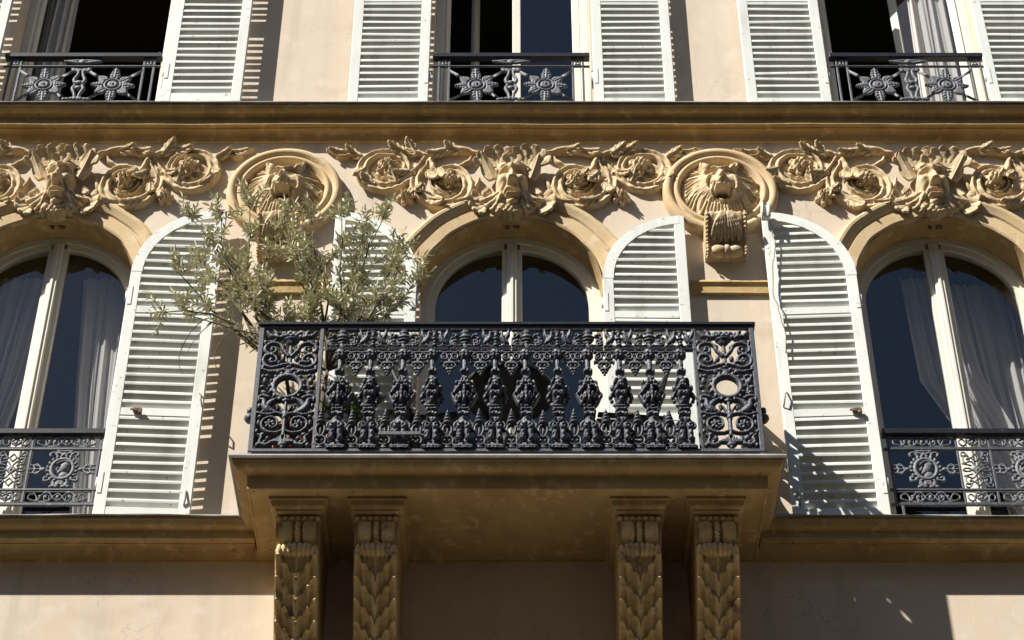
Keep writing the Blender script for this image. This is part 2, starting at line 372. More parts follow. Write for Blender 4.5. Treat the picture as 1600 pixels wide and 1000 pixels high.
def ledge_profile(P, Z):
    return ([(-.02, Z + .004), (P - .012, Z - .012), (P - .012, Z - .030)] + arc2((P - .016, Z - .034), (P - .055, Z - .066), 5, .22) +
            [(P - .06, Z - .070)] + arc2((P - .062, Z - .074), (P - .088, Z - .094), 3, -.2) +
            [(P - .09, Z - .135), (P - .075, Z - .137), (P - .075, Z - .147), (P - .105, Z - .150)] +
            arc2((P - .108, Z - .158), (.018, Z - .205), 5, -.25) + [(.016, Z - .222), (-.02, Z - .224)])
c = run_moulding('cornice', ledge_profile(LED_U, UF), -WX, WX, 'ochre', seed=3)
run_moulding('flashing', [(-.015, UF + .012), (LED_U, UF - .002), (LED_U + .004, UF - .010), (LED_U, UF - .016), (LED_U - .01, UF - .010), (-.015, UF + .006)], -WX, WX, 'zinc', .07, .0014, 5, c)
def low_profile(P, Z):
    return ([(-.02, Z + .002), (P - .012, Z - .010), (P - .012, Z - .028)] + arc2((P - .016, Z - .032), (P - .06, Z - .068), 5, .2) +
            [(P - .066, Z - .072), (P - .068, Z - .112), (P - .066, Z - .114), (P - .066, Z - .121), (P - .11, Z - .124)] +
            arc2((P - .112, Z - .130), (.012, Z - .165), 5, -.25) + [(.01, Z - .178), (-.02, Z - .180)])
for x0, x1, sd_ in ((-WX, BX0 + .085, 7), (BX1 - .085, WX, 8)):
    c = run_moulding('string_course', low_profile(LED_L, 0), x0, x1, 'ochre', seed=sd_)
    run_moulding('flashing', [(-.015, .010), (LED_L, -.001), (LED_L + .004, -.008), (LED_L, -.013), (LED_L - .01, -.010), (-.015, .005)], x0, x1, 'zinc', .07, .0030, sd_, c)
run_moulding('string_course', [(-.01, -.128), (.075, -.130), (.07, -.138), (.03, -.156), (.012, -.166), (.010, -.179), (-.01, -.181)], BX0 + .082, BX1 - .082, 'ochre', seed=9)
# impost band between the shutters
for x0, x1 in ((BAY[0] + AR, BAY[1] - AR), (BAY[1] + AR, BAY[2] - AR), (-WX, BAY[0] - AR), (BAY[2] + AR, WX)):
    run_moulding('impost_band', [(-.01, 1.955), (.022, 1.952), (.034, 1.935), (.034, 1.925), (.018, 1.905), (.016, 1.86), (.026, 1.855), (.026, 1.842), (-.01, 1.835)], x0 + .03, x1 - .03, 'ochre', seed=int(x0 * 9) % 50)
# arch surrounds
for b in BAY:
    prof = [(.0, -.01), (.0, .018), (.012, .026), (.085, .030), (.092, .022), (.10, .024), (.108, .036), (.128, .046), (.150, .058), (.168, .060), (.182, .050), (.186, .03), (.20, .024), (.208, -.01)]
    V = []; k = len(prof); rs = np.random.RandomState(int(b * 10) % 97)
    path = [(b - AR, 1.96, -1, 0)] if False else []
    N2 = 64
    for i in range(N2 + 1):
        a = math.pi * i / N2; wv = .0035 * math.sin(a * 7 + b) + .002 * math.sin(a * 17 + b * 3)
        for o_, p in prof:
            rr = AR + o_ + (wv if o_ < .2 else 0); V.append((b - rr * math.cos(a), -p, SPR + rr * math.sin(a)))
    a_ = MB(); a_.add(V, [(i * k + j, (i + 1) * k + j, (i + 1) * k + j + 1, i * k + j + 1) for i in range(N2) for j in range(k - 1)] + [tuple(range(k)), tuple(N2 * k + j for j in range(k))[::-1]], True)
    av = part('archivolt', a_.mesh('archivolt', False), 'trim')
    # ochre lining of the arch soffit
    V = []
    for i in range(N2 + 1):
        a = math.pi * i / N2
        for rr, y in ((AR - .004 - .003 * math.sin(a * 9), -.014), (AR - .004, .10), (AR - .004, .20)): V.append((b - rr * math.cos(a), y, SPR + rr * math.sin(a)))
    s_ = MB(); s_.add(V, [(i * 3 + j, (i + 1) * 3 + j, (i + 1) * 3 + j + 1, i * 3 + j + 1) for i in range(N2) for j in range(2)])
    obj('arch_soffit', s_.mesh('arch_soffit', True), 'ochre', av)
    # plugs left under the crown
    pl = MB(); pl.lathe([(.0, .0), (.012, 0), (.014, -.02), (.0, -.022)], 8, (b - .03, .07, SPR + AR - .003)); pl.box(b + .01, b + .05, .06, .085, SPR + AR - .018, SPR + AR - .003, .003)
    obj('fixing_plug', pl.mesh('fixing_plug'), 'brass', av)

# ------------------------------------------------------------------ carved frieze
STEP = dict(mask_z=2.70)
def leaf_mesh(name, L, W, lobes=4, th=.012, curl=.9, rib=.010, seed=0):
    R = Relief(-W * .62, W * .62, -.004, L * 1.04, min(W, L) / 26)
    t = np.clip(R.Y / L, 0, 1); a = np.abs(R.X)
    env = W / 2 * np.clip(np.sin(np.pi * np.clip(t * .86 + .14, 0, 1)) ** .7, 0, 1) * (1 - .12 * t)
    env = env * (.80 + .26 * np.abs(np.cos(np.pi * lobes * (t - .55 * a / W))) ** .6) * np.where(R.Y > L, 0, 1)
    F = np.minimum(env - a, np.minimum(R.Y, L - R.Y)); R.F = F
    ribs = np.abs(np.sin(np.pi * lobes * (t - .75 * a / W)))
    R.H = th * (.6 + .6 * np.clip(1 - a / (W / 2), 0, 1)) + rib * ribs * np.clip(a / W * 3, 0, 1) + rib * 1.3 * np.exp(-(a / (W * .05)) ** 2)
    def fm(x, y, z):
        s_ = np.clip(y / L, 0, 1.05); th_ = curl * s_ ** 2 * 1.2
        out = L * (curl * s_ ** 3 / 2.6) + .02 * s_; up = y - L * (curl ** 2) * s_ ** 5 * .07
        cup = (np.abs(x) / W) ** 2 * W * .55
        return x, -(out + z * np.cos(th_) - cup), up + z * np.sin(th_) * -.6
    return R.mesh(name, True, fm, back=.4)
def fan_mesh(name, L, n=5, half=1.02, th=.010, rib=.012, curl=.30):
    R = Relief(-L * .95, L * .95, -.006, L * 1.06, L / 34)
    r = np.hypot(R.X, R.Y + .02); a = np.arctan2(R.X, R.Y + .02)
    lob = np.abs(np.cos(np.pi * n * a / (2 * half) * 1.0))
    rm = L * (.84 + .17 * lob ** .55) * np.clip(np.cos(a * .75), .05, 1) ** .35
    R.F = np.minimum(rm - r, (half - np.abs(a)) * np.maximum(r, .02) + .004); R.F = np.minimum(R.F, R.Y + .004)
    t = np.clip(r / L, 0, 1.1); R.H = th + rib * lob ** .7 * t ** .8 + .006 * np.clip((t - .78) / .2, 0, 1); R.rough(.0012, 150, 4)
    def fm(x, y, z):
        rr = np.hypot(x, y) / L; return x, -(curl * L * rr ** 2.2 + z * .9 + .01), y - .10 * L * rr ** 4 - z * .25
    return R.mesh(name, True, fm, back=.35)
LF = fan_mesh('acanthus_leaf', .19, 5); LFC = fan_mesh('crown_leaf', .16, 3, .95)
EAR = leaf_mesh('pointed_ear', .20, .085, 1, curl=.35, rib=.004)
LF2 = leaf_mesh('long_leaf', .20, .075, 2, curl=.35)
LF3 = leaf_mesh('small_leaf', .12, .075, 3, curl=.65, th=.010)
def rosette_mesh(name, r, n=6, h=.03):
    R = Relief(-r * 1.1, r * 1.1, -r * 1.1, r * 1.1, r / 15)
    for k in range(n):
        a = 6.283 * k / n; R.blob(r * .62 * math.cos(a), r * .62 * math.sin(a), r * .40, r * .33, h=h * .9, rot=a)
        R.bump(r * .70 * math.cos(a), r * .70 * math.sin(a), r * .20, r * .16, -h * .45)
    for k in range(n):
        a = 6.283 * (k + .5) / n; R.blob(r * .34 * math.cos(a), r * .34 * math.sin(a), r * .22, r * .18, h=h * .9, rot=a, base=h * .5)
    R.blob(0, 0, r * .17, h=h * .7, base=h * .9); R.rough(h * .09, 130)
    return R.mesh(name)
RO1 = rosette_mesh('rosette', .082, 6, .058); RO2 = rosette_mesh('bud', .060, 5, .06)
# vine scroll on one side of a mask (x measured from the mask axis, z absolute)
S = Relief(.20, 1.32, 2.55, 3.17, .005)
low = [(.585, 3.03), (.62, 2.955), (.655, 2.86), (.655, 2.77), (.60, 2.675), (.50, 2.612), (.40, 2.612), (.325, 2.67), (.295, 2.76), (.315, 2.86), (.38, 2.93), (.465, 2.925), (.525, 2.865), (.53, 2.785), (.475, 2.72), (.40, 2.715), (.355, 2.755)]
upp = [(.60, 2.985), (.64, 2.93), (.70, 2.85), (.80, 2.775), (.90, 2.765), (.985, 2.82), (1.02, 2.91), (1.0, 3.0), (.925, 3.065), (.825, 3.075), (.745, 3.03), (.715, 2.955), (.74, 2.88), (.815, 2.84), (.90, 2.86), (.945, 2.90)]
S.stroke(low, [.030, .032, .040, .046, .040, .032, .026, .020, .012], [.05, .065, .072, .055, .04], per=5, pw=.35)
S.stroke(upp, [.030, .034, .044, .046, .036, .030, .024, .018, .010], [.05, .065, .072, .055, .04], per=5, pw=.35)
S.stroke([(.22, 3.06), (.30, 3.10), (.40, 3.115), (.50, 3.09), (.575, 3.05), (.61, 2.98)], [.016, .026, .030, .022, .026, .022], .055, per=5)
S.stroke([(.58, 3.05), (.545, 2.99), (.535, 2.94), (.50, 2.90)], [.020, .024, .022, .008], .045, per=4)
S.stroke([(.58, 3.05), (.64, 3.08), (.70, 3.075), (.74, 3.10)], [.018, .022, .018, .008], .05, per=4)
S.stroke([(.985, 2.97), (1.03, 3.04), (1.10, 3.088), (1.18, 3.086), (1.27, 3.115)], [.016, .022, .019, .013, .005], [.05, .055, .055, .04], per=4)
S.stroke([(1.09, 3.085), (1.14, 3.045), (1.19, 3.05), (1.195, 3.075)], [.012, .013, .010, .006], [.045, .05, .045], per=4)
S.stroke([(.655, 2.80), (.69, 2.74), (.715, 2.69)], [.018, .016, .01], .04, per=4)
S.stroke([(.30, 2.70), (.25, 2.76), (.22, 2.85)], [.016, .02, .01], .035, per=4)
S.stroke([(.66, 2.88), (.72, 2.82), (.77, 2.80), (.80, 2.83)], [.02, .022, .018, .01], .05, per=4)
S.stroke([(.36, 2.96), (.30, 3.0), (.28, 3.04)], [.018, .02, .012], .04, per=4)
Q, T, r_ = S._d(1, low, [.015, .016, .021, .024, .020, .016, .013, .010, .006], 5); S.H -= .036 * np.exp(-Q ** 2) * (S.H > .02)
Q, T, r_ = S._d(1, upp, [.015, .017, .023, .024, .018, .015, .012, .009, .005], 5); S.H -= .036 * np.exp(-Q ** 2) * (S.H > .02)
gr = random.Random(4)
for P in (low, upp):                           # leafy frills along the outer side of the stems
    sp = spline(P, 6)
    for i in range(10, len(sp) - 30, 3):
        d = sp[i + 1] - sp[i - 1]; d /= np.hypot(*d); nrm = np.array([-d[1], d[0]]) * (-1 if P is low else 1) * (1)
        nrm = -nrm if P is upp else nrm
        q = sp[i] + nrm * -.020; S.blob(q[0], q[1], gr.uniform(.014, .022), gr.uniform(.010, .015), h=gr.uniform(.02, .035), rot=math.atan2(d[1], d[0]) + .6, base=.012)
S.blob(.415, 2.775, .125, .165, h=.014, pw=.2); S.blob(.86, 2.92, .155, .150, h=.014, pw=.2); S.blob(.60, 2.97, .07, .10, h=.012, pw=.2)
S.rough(.0042, 85, 3)
SCR = S.mesh('scroll_ornament')
def scroll(bx, sg, seed):
    o = part('scroll_ornament', SCR, 'relief', None, (bx, 0, 0), (0, 0, 0), (sg * (.985 + .03 * (seed % 3) / 2), 1, 1)); rg = random.Random(seed)
    for me, nm, x, z in ((RO1, 'rosette', .425, 2.825), (RO1, 'rosette', .845, 2.955), (RO2, 'bud', .715, 2.665)):
        obj(nm, me, 'relief', o, (x, -.012, z), (0, rg.uniform(0, 6), 0), (rg.uniform(.9, 1.08), 1.0, rg.uniform(.9, 1.08)))
    for x, z, a, k, me in ((.36, 3.085, 70, 1.04, LF3), (.47, 3.09, 105, 1.04, LF3), (.655, 3.055, 40, 1.10, LF3), (.50, 2.925, 200, 1.04, LF3), (.74, 3.085, 75, 1.04, LF3), (1.03, 3.03, 60, 1.04, LF3), (1.15, 3.08, 85, .8, LF3),
                           (.655, 2.73, 150, 0.91, LF3), (.69, 2.90, 95, 0.91, LF3), (.56, 2.645, 235, 1.17, LF3), (.93, 2.775, 60, 1.04, LF3), (.575, 2.90, 215, 1.1, LF3), (.60, 2.79, 160, 1.0, LF3), (.78, 2.80, 20, 1.0, LF3), (.99, 2.93, 130, 1.0, LF3), (.40, 2.62, 265, 1.0, LF3)):
        obj('leaf', me, 'relief', o, (x, -.03, z), (0, R_(a + rg.uniform(-14, 14)), 0), (k * rg.uniform(.85, 1.15), k, k * rg.uniform(.85, 1.15)))
    return o
# grotesque mask (z from the root of the nose tip)
R = Relief(-.30, .30, -.24, .30, .0042, mir=True)
R.blob(0, .05, .108, .205, h=.095, base=.035, pw=.5)
R.blob(0, .205, .105, .060, h=.035, base=.060)
for k in range(4):                             # locks of the moustache and beard, swept out and down
    x0, z0 = .062 + .010 * k, -.100 + .022 * k
    ex, ez = .095 + .034 * k, -.180 + .020 * k + .004 * k * k
    R.stroke([(x0, z0), ((x0 + ex) / 2 + .006, (z0 + ez) / 2 - .020), (ex, ez), (ex + .026, ez + .020)], [.017, .021, .018, .008], [.03, .035, .03], base=[.055, .045, .02], per=4)
R.stroke([(.010, -.030), (.04, -.038), (.075, -.075), (.10, -.125), (.13, -.14)], [.012, .017, .018, .015, .008], [.030, .035, .035, .03], base=[.105, .095, .06, .025], per=5)
for x, z, r_ in ((.030, -.165, .026), (.062, -.150, .025), (.0, -.178, .026), (.044, -.185, .024), (.080, -.172, .020), (.016, -.196, .02)): R.blob(x, z, r_, r_ * .85, h=.042, base=.045)
R.bump(.066, .062, .030, .036, .034)
R.bump(.046, .118, .034, .023, -.046); R.bump(.046, .114, .020, .013, .036); R.ridge([(.020, .104), (.046, .096), (.076, .106)], .006, .012)
R.ridge([(.010, .150), (.045, .168), (.10, .142)], .013, [.030, .030, .014])
R.ridge([(0, .165), (0, .10), (0, .025)], [.013, .017, .025], [.018, .040, .068])
R.bump(.023, .018, .013, .012, .034); R.bump(0, -.008, .022, .009, -.020)
R.bump(0, -.058, .038, .014, -.085); R.ridge([(.0, -.040), (.03, -.044), (.045, -.058)], .009, .016)
R.ridge([(-.032, -.080), (0, -.083), (.032, -.080)], .011, .020); R.bump(0, -.103, .026, .010, -.018)
R.bump(0, -.135, .036, .024, .042)
R.ridge([(.034, .022), (.058, -.02), (.062, -.06)], .008, -.020); R.ridge([(.07, .09), (.10, .06)], .008, -.012)
R.ridge([(.0, .19), (.035, .205), (.07, .195)], .010, .018); R.rough(.0026, 120, 5)
MSK = R.mesh('grotesque_mask')
def mask(bx, seed):
    o = part('grotesque_mask', MSK, 'relief', None, (bx, 0, STEP['mask_z']), (0, R_((-1.5, 0, 2)[seed]), 0), ((-.97, 1, -1.03)[seed], (1.05, 1, .95)[seed], (1.02, 1, .98)[seed])); rg = random.Random(seed)
    for x, y, z, ax, k, me, nm in ((0, -.04, .245, 0, 1.0, LFC, 'leaf'), (.105, -.05, .215, 24, 1.0, LF, 'leaf'), (-.105, -.05, .215, -24, 1.0, LF, 'leaf'), (.0, -.085, .21, 0, .62, LFC, 'leaf'),
                           (.122, -.055, .10, 22, 1.1, EAR, 'ear'), (-.122, -.055, .10, -22, 1.1, EAR, 'ear'), (.165, -.02, -.09, 108, .80, LF, 'leaf'), (-.165, -.02, -.09, -108, .80, LF, 'leaf'),
                           (.15, -.03, .04, 150, .8, LF3, 'leaf'), (-.15, -.03, .04, -150, .8, LF3, 'leaf')):
        kk = k * rg.uniform(.94, 1.06); obj(nm, me, 'relief', o, (x, y, z), (0, R_(ax + rg.uniform(-5, 5)), 0), (kk, kk, kk))
for i, b in enumerate(BAY):
    mask(b, i)
    scroll(b, 1, i * 2); scroll(b, -1, i * 2 + 1)
# lion medallions
R = Relief(-.275, .275, -.29, .26, .0042, mir=False)
gr = random.Random(2)
R.blob(0, -.02, .245, .25, h=.03, base=.01)
for k in range(46):
    a = R_(-90) + 6.283 * (k + gr.uniform(-.2, .2)) / 46; bnd = .32 * (1 if math.cos(a) > 0 else -1)
    r0, r1 = .10, gr.uniform(.215, .255)
    R.stroke([(r0 * math.cos(a), r0 * math.sin(a) - .01), ((r0 + r1) / 2 * math.cos(a - bnd * .3), (r0 + r1) / 2 * math.sin(a - bnd * .3) - .015), (r1 * math.cos(a - bnd), r1 * math.sin(a - bnd) - .02)], [.016, .016, .006], [.04, .032, .02], base=[.065, .03, .012], per=3)
R.mir = True
R.blob(0, .025, .120, .165, h=.085, base=.025, pw=.55)
R.bump(0, -.030, .062, .058, .050)
R.blob(0, -.142, .042, .032, h=.034, base=.030)
for k in range(6): R.stroke([(.01 + .018 * k, -.165 + .006 * k), (.014 + .022 * k, -.22 + .006 * k), (.012 + .026 * k, -.275 + .012 * k)], [.013, .014, .006], [.035, .03], base=[.045, .02], per=3)
R.stroke([(.085, .150), (.108, .190), (.112, .222)], [.028, .020, .004], [.05, .045, .02], base=[.05, .045, .04], per=3); R.ridge([(.098, .165), (.110, .205)], .007, -.022)
R.bump(.045, .150, .035, .022, .022); R.ridge([(.012, .120), (.045, .134), (.092, .120)], .012, .020)
R.bump(.050, .094, .030, .018, -.042); R.bump(.050, .090, .017, .011, .034); R.ridge([(.025, .083), (.05, .078), (.075, .086)], .005, .012)
R.ridge([(0, .125), (0, .07), (0, .0)], [.015, .019, .026], [.012, .030, .044]); R.bump(0, -.004, .028, .016, .022); R.bump(.012, -.016, .007, .006, -.018)
R.bump(.030, -.042, .026, .024, .026); R.ridge([(0, -.022), (0, -.07)], .006, -.016)
R.bump(0, -.098, .044, .017, -.14); R.ridge([(-.040, -.072), (0, -.066), (.040, -.072)], .010, .020); R.bump(.040, -.088, .008, .020, .045); R.ridge([(.052, -.03), (.068, -.07), (.060, -.11)], .009, .018)
R.bump(.085, .03, .03, .04, .018); R.ridge([(.036, .01), (.062, -.02)], .006, -.012)
R.rough(.0026, 120, 8)
LION = R.mesh('lion_head')
rp = [(.382, -.01), (.382, .05), (.372, .074), (.352, .084), (.330, .078), (.322, .058), (.312, .055), (.304, .072), (.290, .080), (.276, .070), (.268, .040), (.255, .024), (.0, .022)]
g = MB(); g.lathe(rp, 72, axis='y'); RING = g.mesh('medallion', False)
for p_ in RING.polygons: p_.use_smooth = True
def along(pts):
    P = np.array(pts); d = np.hypot(*np.diff(P, axis=0).T); s_ = np.concatenate([[0], np.cumsum(d)]); return P, s_
def fmap_for(P, s_):                            # lays a flat relief onto a curved profile (projection, z)
    T = np.gradient(P, axis=0); T /= np.linalg.norm(T, axis=1)[:, None]; Nn = np.stack([-T[:, 1], T[:, 0]], 1)
    def fm(x, y, z):
        px, pz = np.interp(y, s_, P[:, 0]), np.interp(y, s_, P[:, 1]); nx, nz = np.interp(y, s_, Nn[:, 0]), np.interp(y, s_, Nn[:, 1])
        return x, -(px + nx * z), pz + nz * z
    return fm
Pc, sc_ = along(spline([(.203, .297), (.205, .283), (.195, .25), (.165, .20), (.130, .16), (.106, .13), (.098, .11)], 5))
Lc = sc_[-1]; R = Relief(-.104, .104, 0, Lc, .0042, mir=True)
ac = np.abs(R.X) / .104; R.F = np.minimum(np.minimum(.103 - np.abs(R.X), R.Y + .002), Lc * (.80 + .16 * np.abs(np.cos(2.6 * math.pi * ac))) - .10 * Lc * ac - R.Y); R.H = np.full(R.X.shape, .010)
for k in range(5): R.ridge([(.006 + .006 * k, 0), (.012 + .018 * k, Lc * .45), (.010 + .023 * k, Lc * .92)], [.005, .008, .009], [.006, .018, .024], per=3)
R.rough(.0016, 140, 6); CLEAF = R.mesh('console_leaf', False, fmap_for(Pc, sc_), floor=-.01)
def console(parent):
    prof = [(0, .30), (.195, .30), (.205, .285), (.195, .25), (.165, .20), (.130, .16), (.106, .13), (.092, .10), (.075, .07), (0, .05)]
    g = MB(); g.prism([(-p, z) for p, z in prof], -.112, .112); o = obj('console', g.mesh('console'), 'relief', parent, (0, 0, -.635))
    for sg in (-1, 1):
        g = MB(); g.prism([(-p - (.012 if p > 0 else 0), z) for p, z in prof], sg * .122 - .012, sg * .122 + .012)
        fl = [(p, z) for p, z in prof if p > 0]; pts = spline(fl[:9], 6); L = 0; last = None
        for q in pts:
            if last is None or np.hypot(*(q - last)) > .022:
                last = q; g.lathe([(0.0001, -.011), (.008, -.008), (.011, 0), (.008, .008), (.0001, .011)], 8, (sg * .122, -q[0] - .012, q[1]))
        for k in range(12):
            a = 6.283 * k / 12; g.lathe([(0.0001, -.010), (.009, -.004), (.010, .004), (.0001, .010)], 8, (sg * .122, -.086 - .040 * math.cos(a), .066 + .040 * math.sin(a)))
        g.build('beaded_edge', 'relief', o)
    g = MB()
    for sg in (-1, 1): g.lathe([(0.001, .098), (.028, .094), (.040, .076), (.044, .050), (.040, .024), (.028, .005), (.001, 0)], 16, (0, 0, 0)); g.v[-112:] = [(sg * .052 + (z - .049) * 1.0, -.088 + x, .066 + y) for x, y, z in g.v[-112:]]
    g.lathe([(.040, -.016), (.047, -.010), (.047, .010), (.040, .016)], 16); g.v[-64:] = [(z, -.088 + x, .066 + y) for x, y, z in g.v[-64:]]
    g.build('scroll_roll', 'relief', o)
    obj('acanthus_face', CLEAF, 'relief', o)
    return o
for x in (-1.507, 1.378):
    o = part('medallion', RING, 'trim', None, (x, 0, 2.705))
    obj('lion_head', LION, 'relief', o, (0, -.018, .004), (0, 0, 0), (1.05, 1.1, 1.05)); console(o)

# ------------------------------------------------------------------ balcony slab and corbels
def frame_profile(prof, name, m, x0, x1, y, parent=None):
    V = []; k = 4
    for o_, z in prof: V += [(x0 - o_, .05, z), (x0 - o_, -y - o_, z), (x1 + o_, -y - o_, z), (x1 + o_, .05, z)]
    f = [(i * k + j, i * k + j + 1, (i + 1) * k + j + 1, (i + 1) * k + j) for i in range(len(prof) - 1) for j in range(3)]
    f += [(0, 1, 2, 3), tuple((len(prof) - 1) * k + j for j in range(4))]
    b_ = MB(); b_.add(V, f); return part(name, b_.mesh(name, False), m, parent)
slab = frame_profile([(-.016, .004), (-.014, -.030)] + [(-o_, z) for o_, z in arc2((.018, -.034), (.060, -.072), 6, -.16)] + [(-.078, -.076), (-.096, -.080)] +
                     [(-.098, -.122), (-.100, -.160), (-.110, -.163), (-.114, -.158), (-.14, -.158)], 'balcony_slab', 'ochre', BX0, BX1, BY)
frame_profile([(-.03, .012), (0, .002), (.005, -.010), (0, -.022), (-.02, -.018)], 'flashing', 'zinc', BX0, BX1, BY, slab)
prof = [(.0, -.232), (.545, -.232), (.562, -.25), (.556, -.268), (.54, -.274)] + arc2((.54, -.274), (.50, -.385), 8, .16) + [(.475, -.40), (.485, -.42), (.465, -.48), (.425, -.56), (.37, -.645), (.315, -.73), (.26, -.81), (.21, -.89), (.185, -.96), (.195, -1.02), (.18, -1.06), (0, -1.08)]
cp = [np.array(p) for p in prof]
def along(pts):
    P = np.array(pts); d = np.hypot(*np.diff(P, axis=0).T); s_ = np.concatenate([[0], np.cumsum(d)]); return P, s_
def fmap_for(P, s_):
    T = np.gradient(P, axis=0); T /= np.linalg.norm(T, axis=1)[:, None]; Nn = np.stack([-T[:, 1], T[:, 0]], 1)
    def fm(x, y, z):
        px, pz = np.interp(y, s_, P[:, 0]), np.interp(y, s_, P[:, 1]); nx, nz = np.interp(y, s_, Nn[:, 0]), np.interp(y, s_, Nn[:, 1])
        return x, -(px + nx * z), pz + nz * z
    return fm
P1, s1 = along(spline([(.545, -.278), (.556, -.315), (.54, -.355), (.505, -.388)], 6))
P2, s2 = along(spline([(.485, -.402), (.493, -.425), (.466, -.485), (.425, -.56), (.37, -.645), (.315, -.73), (.26, -.81), (.21, -.89)], 5))
R = Relief(-.10, .10, 0, s1[-1], .005)
R.blob(.06, s1[-1] / 2, .034, s1[-1] * 1.6, h=.014, pw=.35); R.blob(-.06, s1[-1] / 2, .034, s1[-1] * 1.6, h=.014, pw=.35)
for k in range(9): R.blob(0, .005 + k * .021, .020, .011, h=.018, rot=.6)
for sg in (-1, 1): R.stroke([(sg * .104, 0), (sg * .104, s1[-1])], .013, .014, per=0)
ROPE = R.mesh('rope_band', False, fmap_for(P1, s1), floor=-.01)
L2 = s2[-1]; R = Relief(-.118, .118, 0, L2, .0045, mir=True)
R.F = .117 - np.abs(R.X); R.F = np.minimum(R.F, np.minimum(R.Y + .002, L2 - R.Y)); R.H = np.full(R.X.shape, .008) + .012 * (np.abs(R.X) / .117) ** 2
a_ = np.abs(R.X) / .117; best = np.full(R.X.shape, 9.0)
for k in range(0, 7):                          # overlapping tiers of upward-pointing lobes, scalloped tips
    sk = .050 + .118 * k + .135 * (1 - a_) ** 1.1 - .024 * np.abs(np.sin(3.1 * math.pi * a_ ** .9)) ** .7
    u = R.Y - sk; best = np.where((u > 0) & (u < best), u, best)
R.H = R.H + .036 * np.exp(-best / .050) * (.45 + .55 * a_) - .008 * (best > 5)
R.H += .005 * np.cos(6.2 * math.pi * a_ ** .9 + 1.2) * np.clip(a_ * 3, 0, 1)
R.ridge([(0, .03), (0, L2)], [.012, .016, .020], [.018, .024, .028], per=0); R.ridge([(.026, .06), (.030, L2)], .006, -.012, per=0)
for j in range(4): R.blob(.016 + .026 * j, .020 + .004 * j, .017, .040 - .004 * j, h=.028, rot=.12 * j, base=.014)
R.rough(.0016, 120, 2)
R.mir = False
LEAFC = R.mesh('acanthus_face', False, fmap_for(P2, s2), floor=-.01)
g = MB(); g.prism([(-p, z) for p, z in prof], -.122, .122); CORB = g.mesh('corbel')
g = MB()
for k in range(7):
    x = -.105 + k * .035; g.lathe([(.0001, -.014), (.012, -.010), (.016, 0), (.012, .010), (.0001, .014)], 8, (x, -.556, -.255))
EGG = g.mesh('egg_row')
def capital(x):
    V = []
    pr_ = [(.0, -.150), (.0, -.176), (-.008, -.180), (-.010, -.188)] + arc2((-.012, -.191), (-.036, -.220), 4, .2) + [(-.038, -.233), (-.06, -.2335)]
    for o_, z in pr_: V += [(-.162 - o_, .03, z), (-.162 - o_, -.632 - o_, z), (.162 + o_, -.632 - o_, z), (.162 + o_, .03, z)]
    n_ = len(pr_); b_ = MB(); b_.add(V, [(i * 4 + j, i * 4 + j + 1, (i + 1) * 4 + j + 1, (i + 1) * 4 + j) for i in range(n_ - 1) for j in range(3)] + [tuple((n_ - 1) * 4 + j for j in range(4))]); return b_.mesh('abacus', False)
ABA = capital(0)
for x in (-1.172, -.742, .697, 1.122):
    o = part('corbel', CORB, 'ochre', None, (x, 0, 0))
    obj('abacus', ABA, 'ochre', o); obj('rope_band', ROPE, 'corbel', o); obj('acanthus_face', LEAFC, 'corbel', o); obj('egg_row', EGG, 'corbel', o)

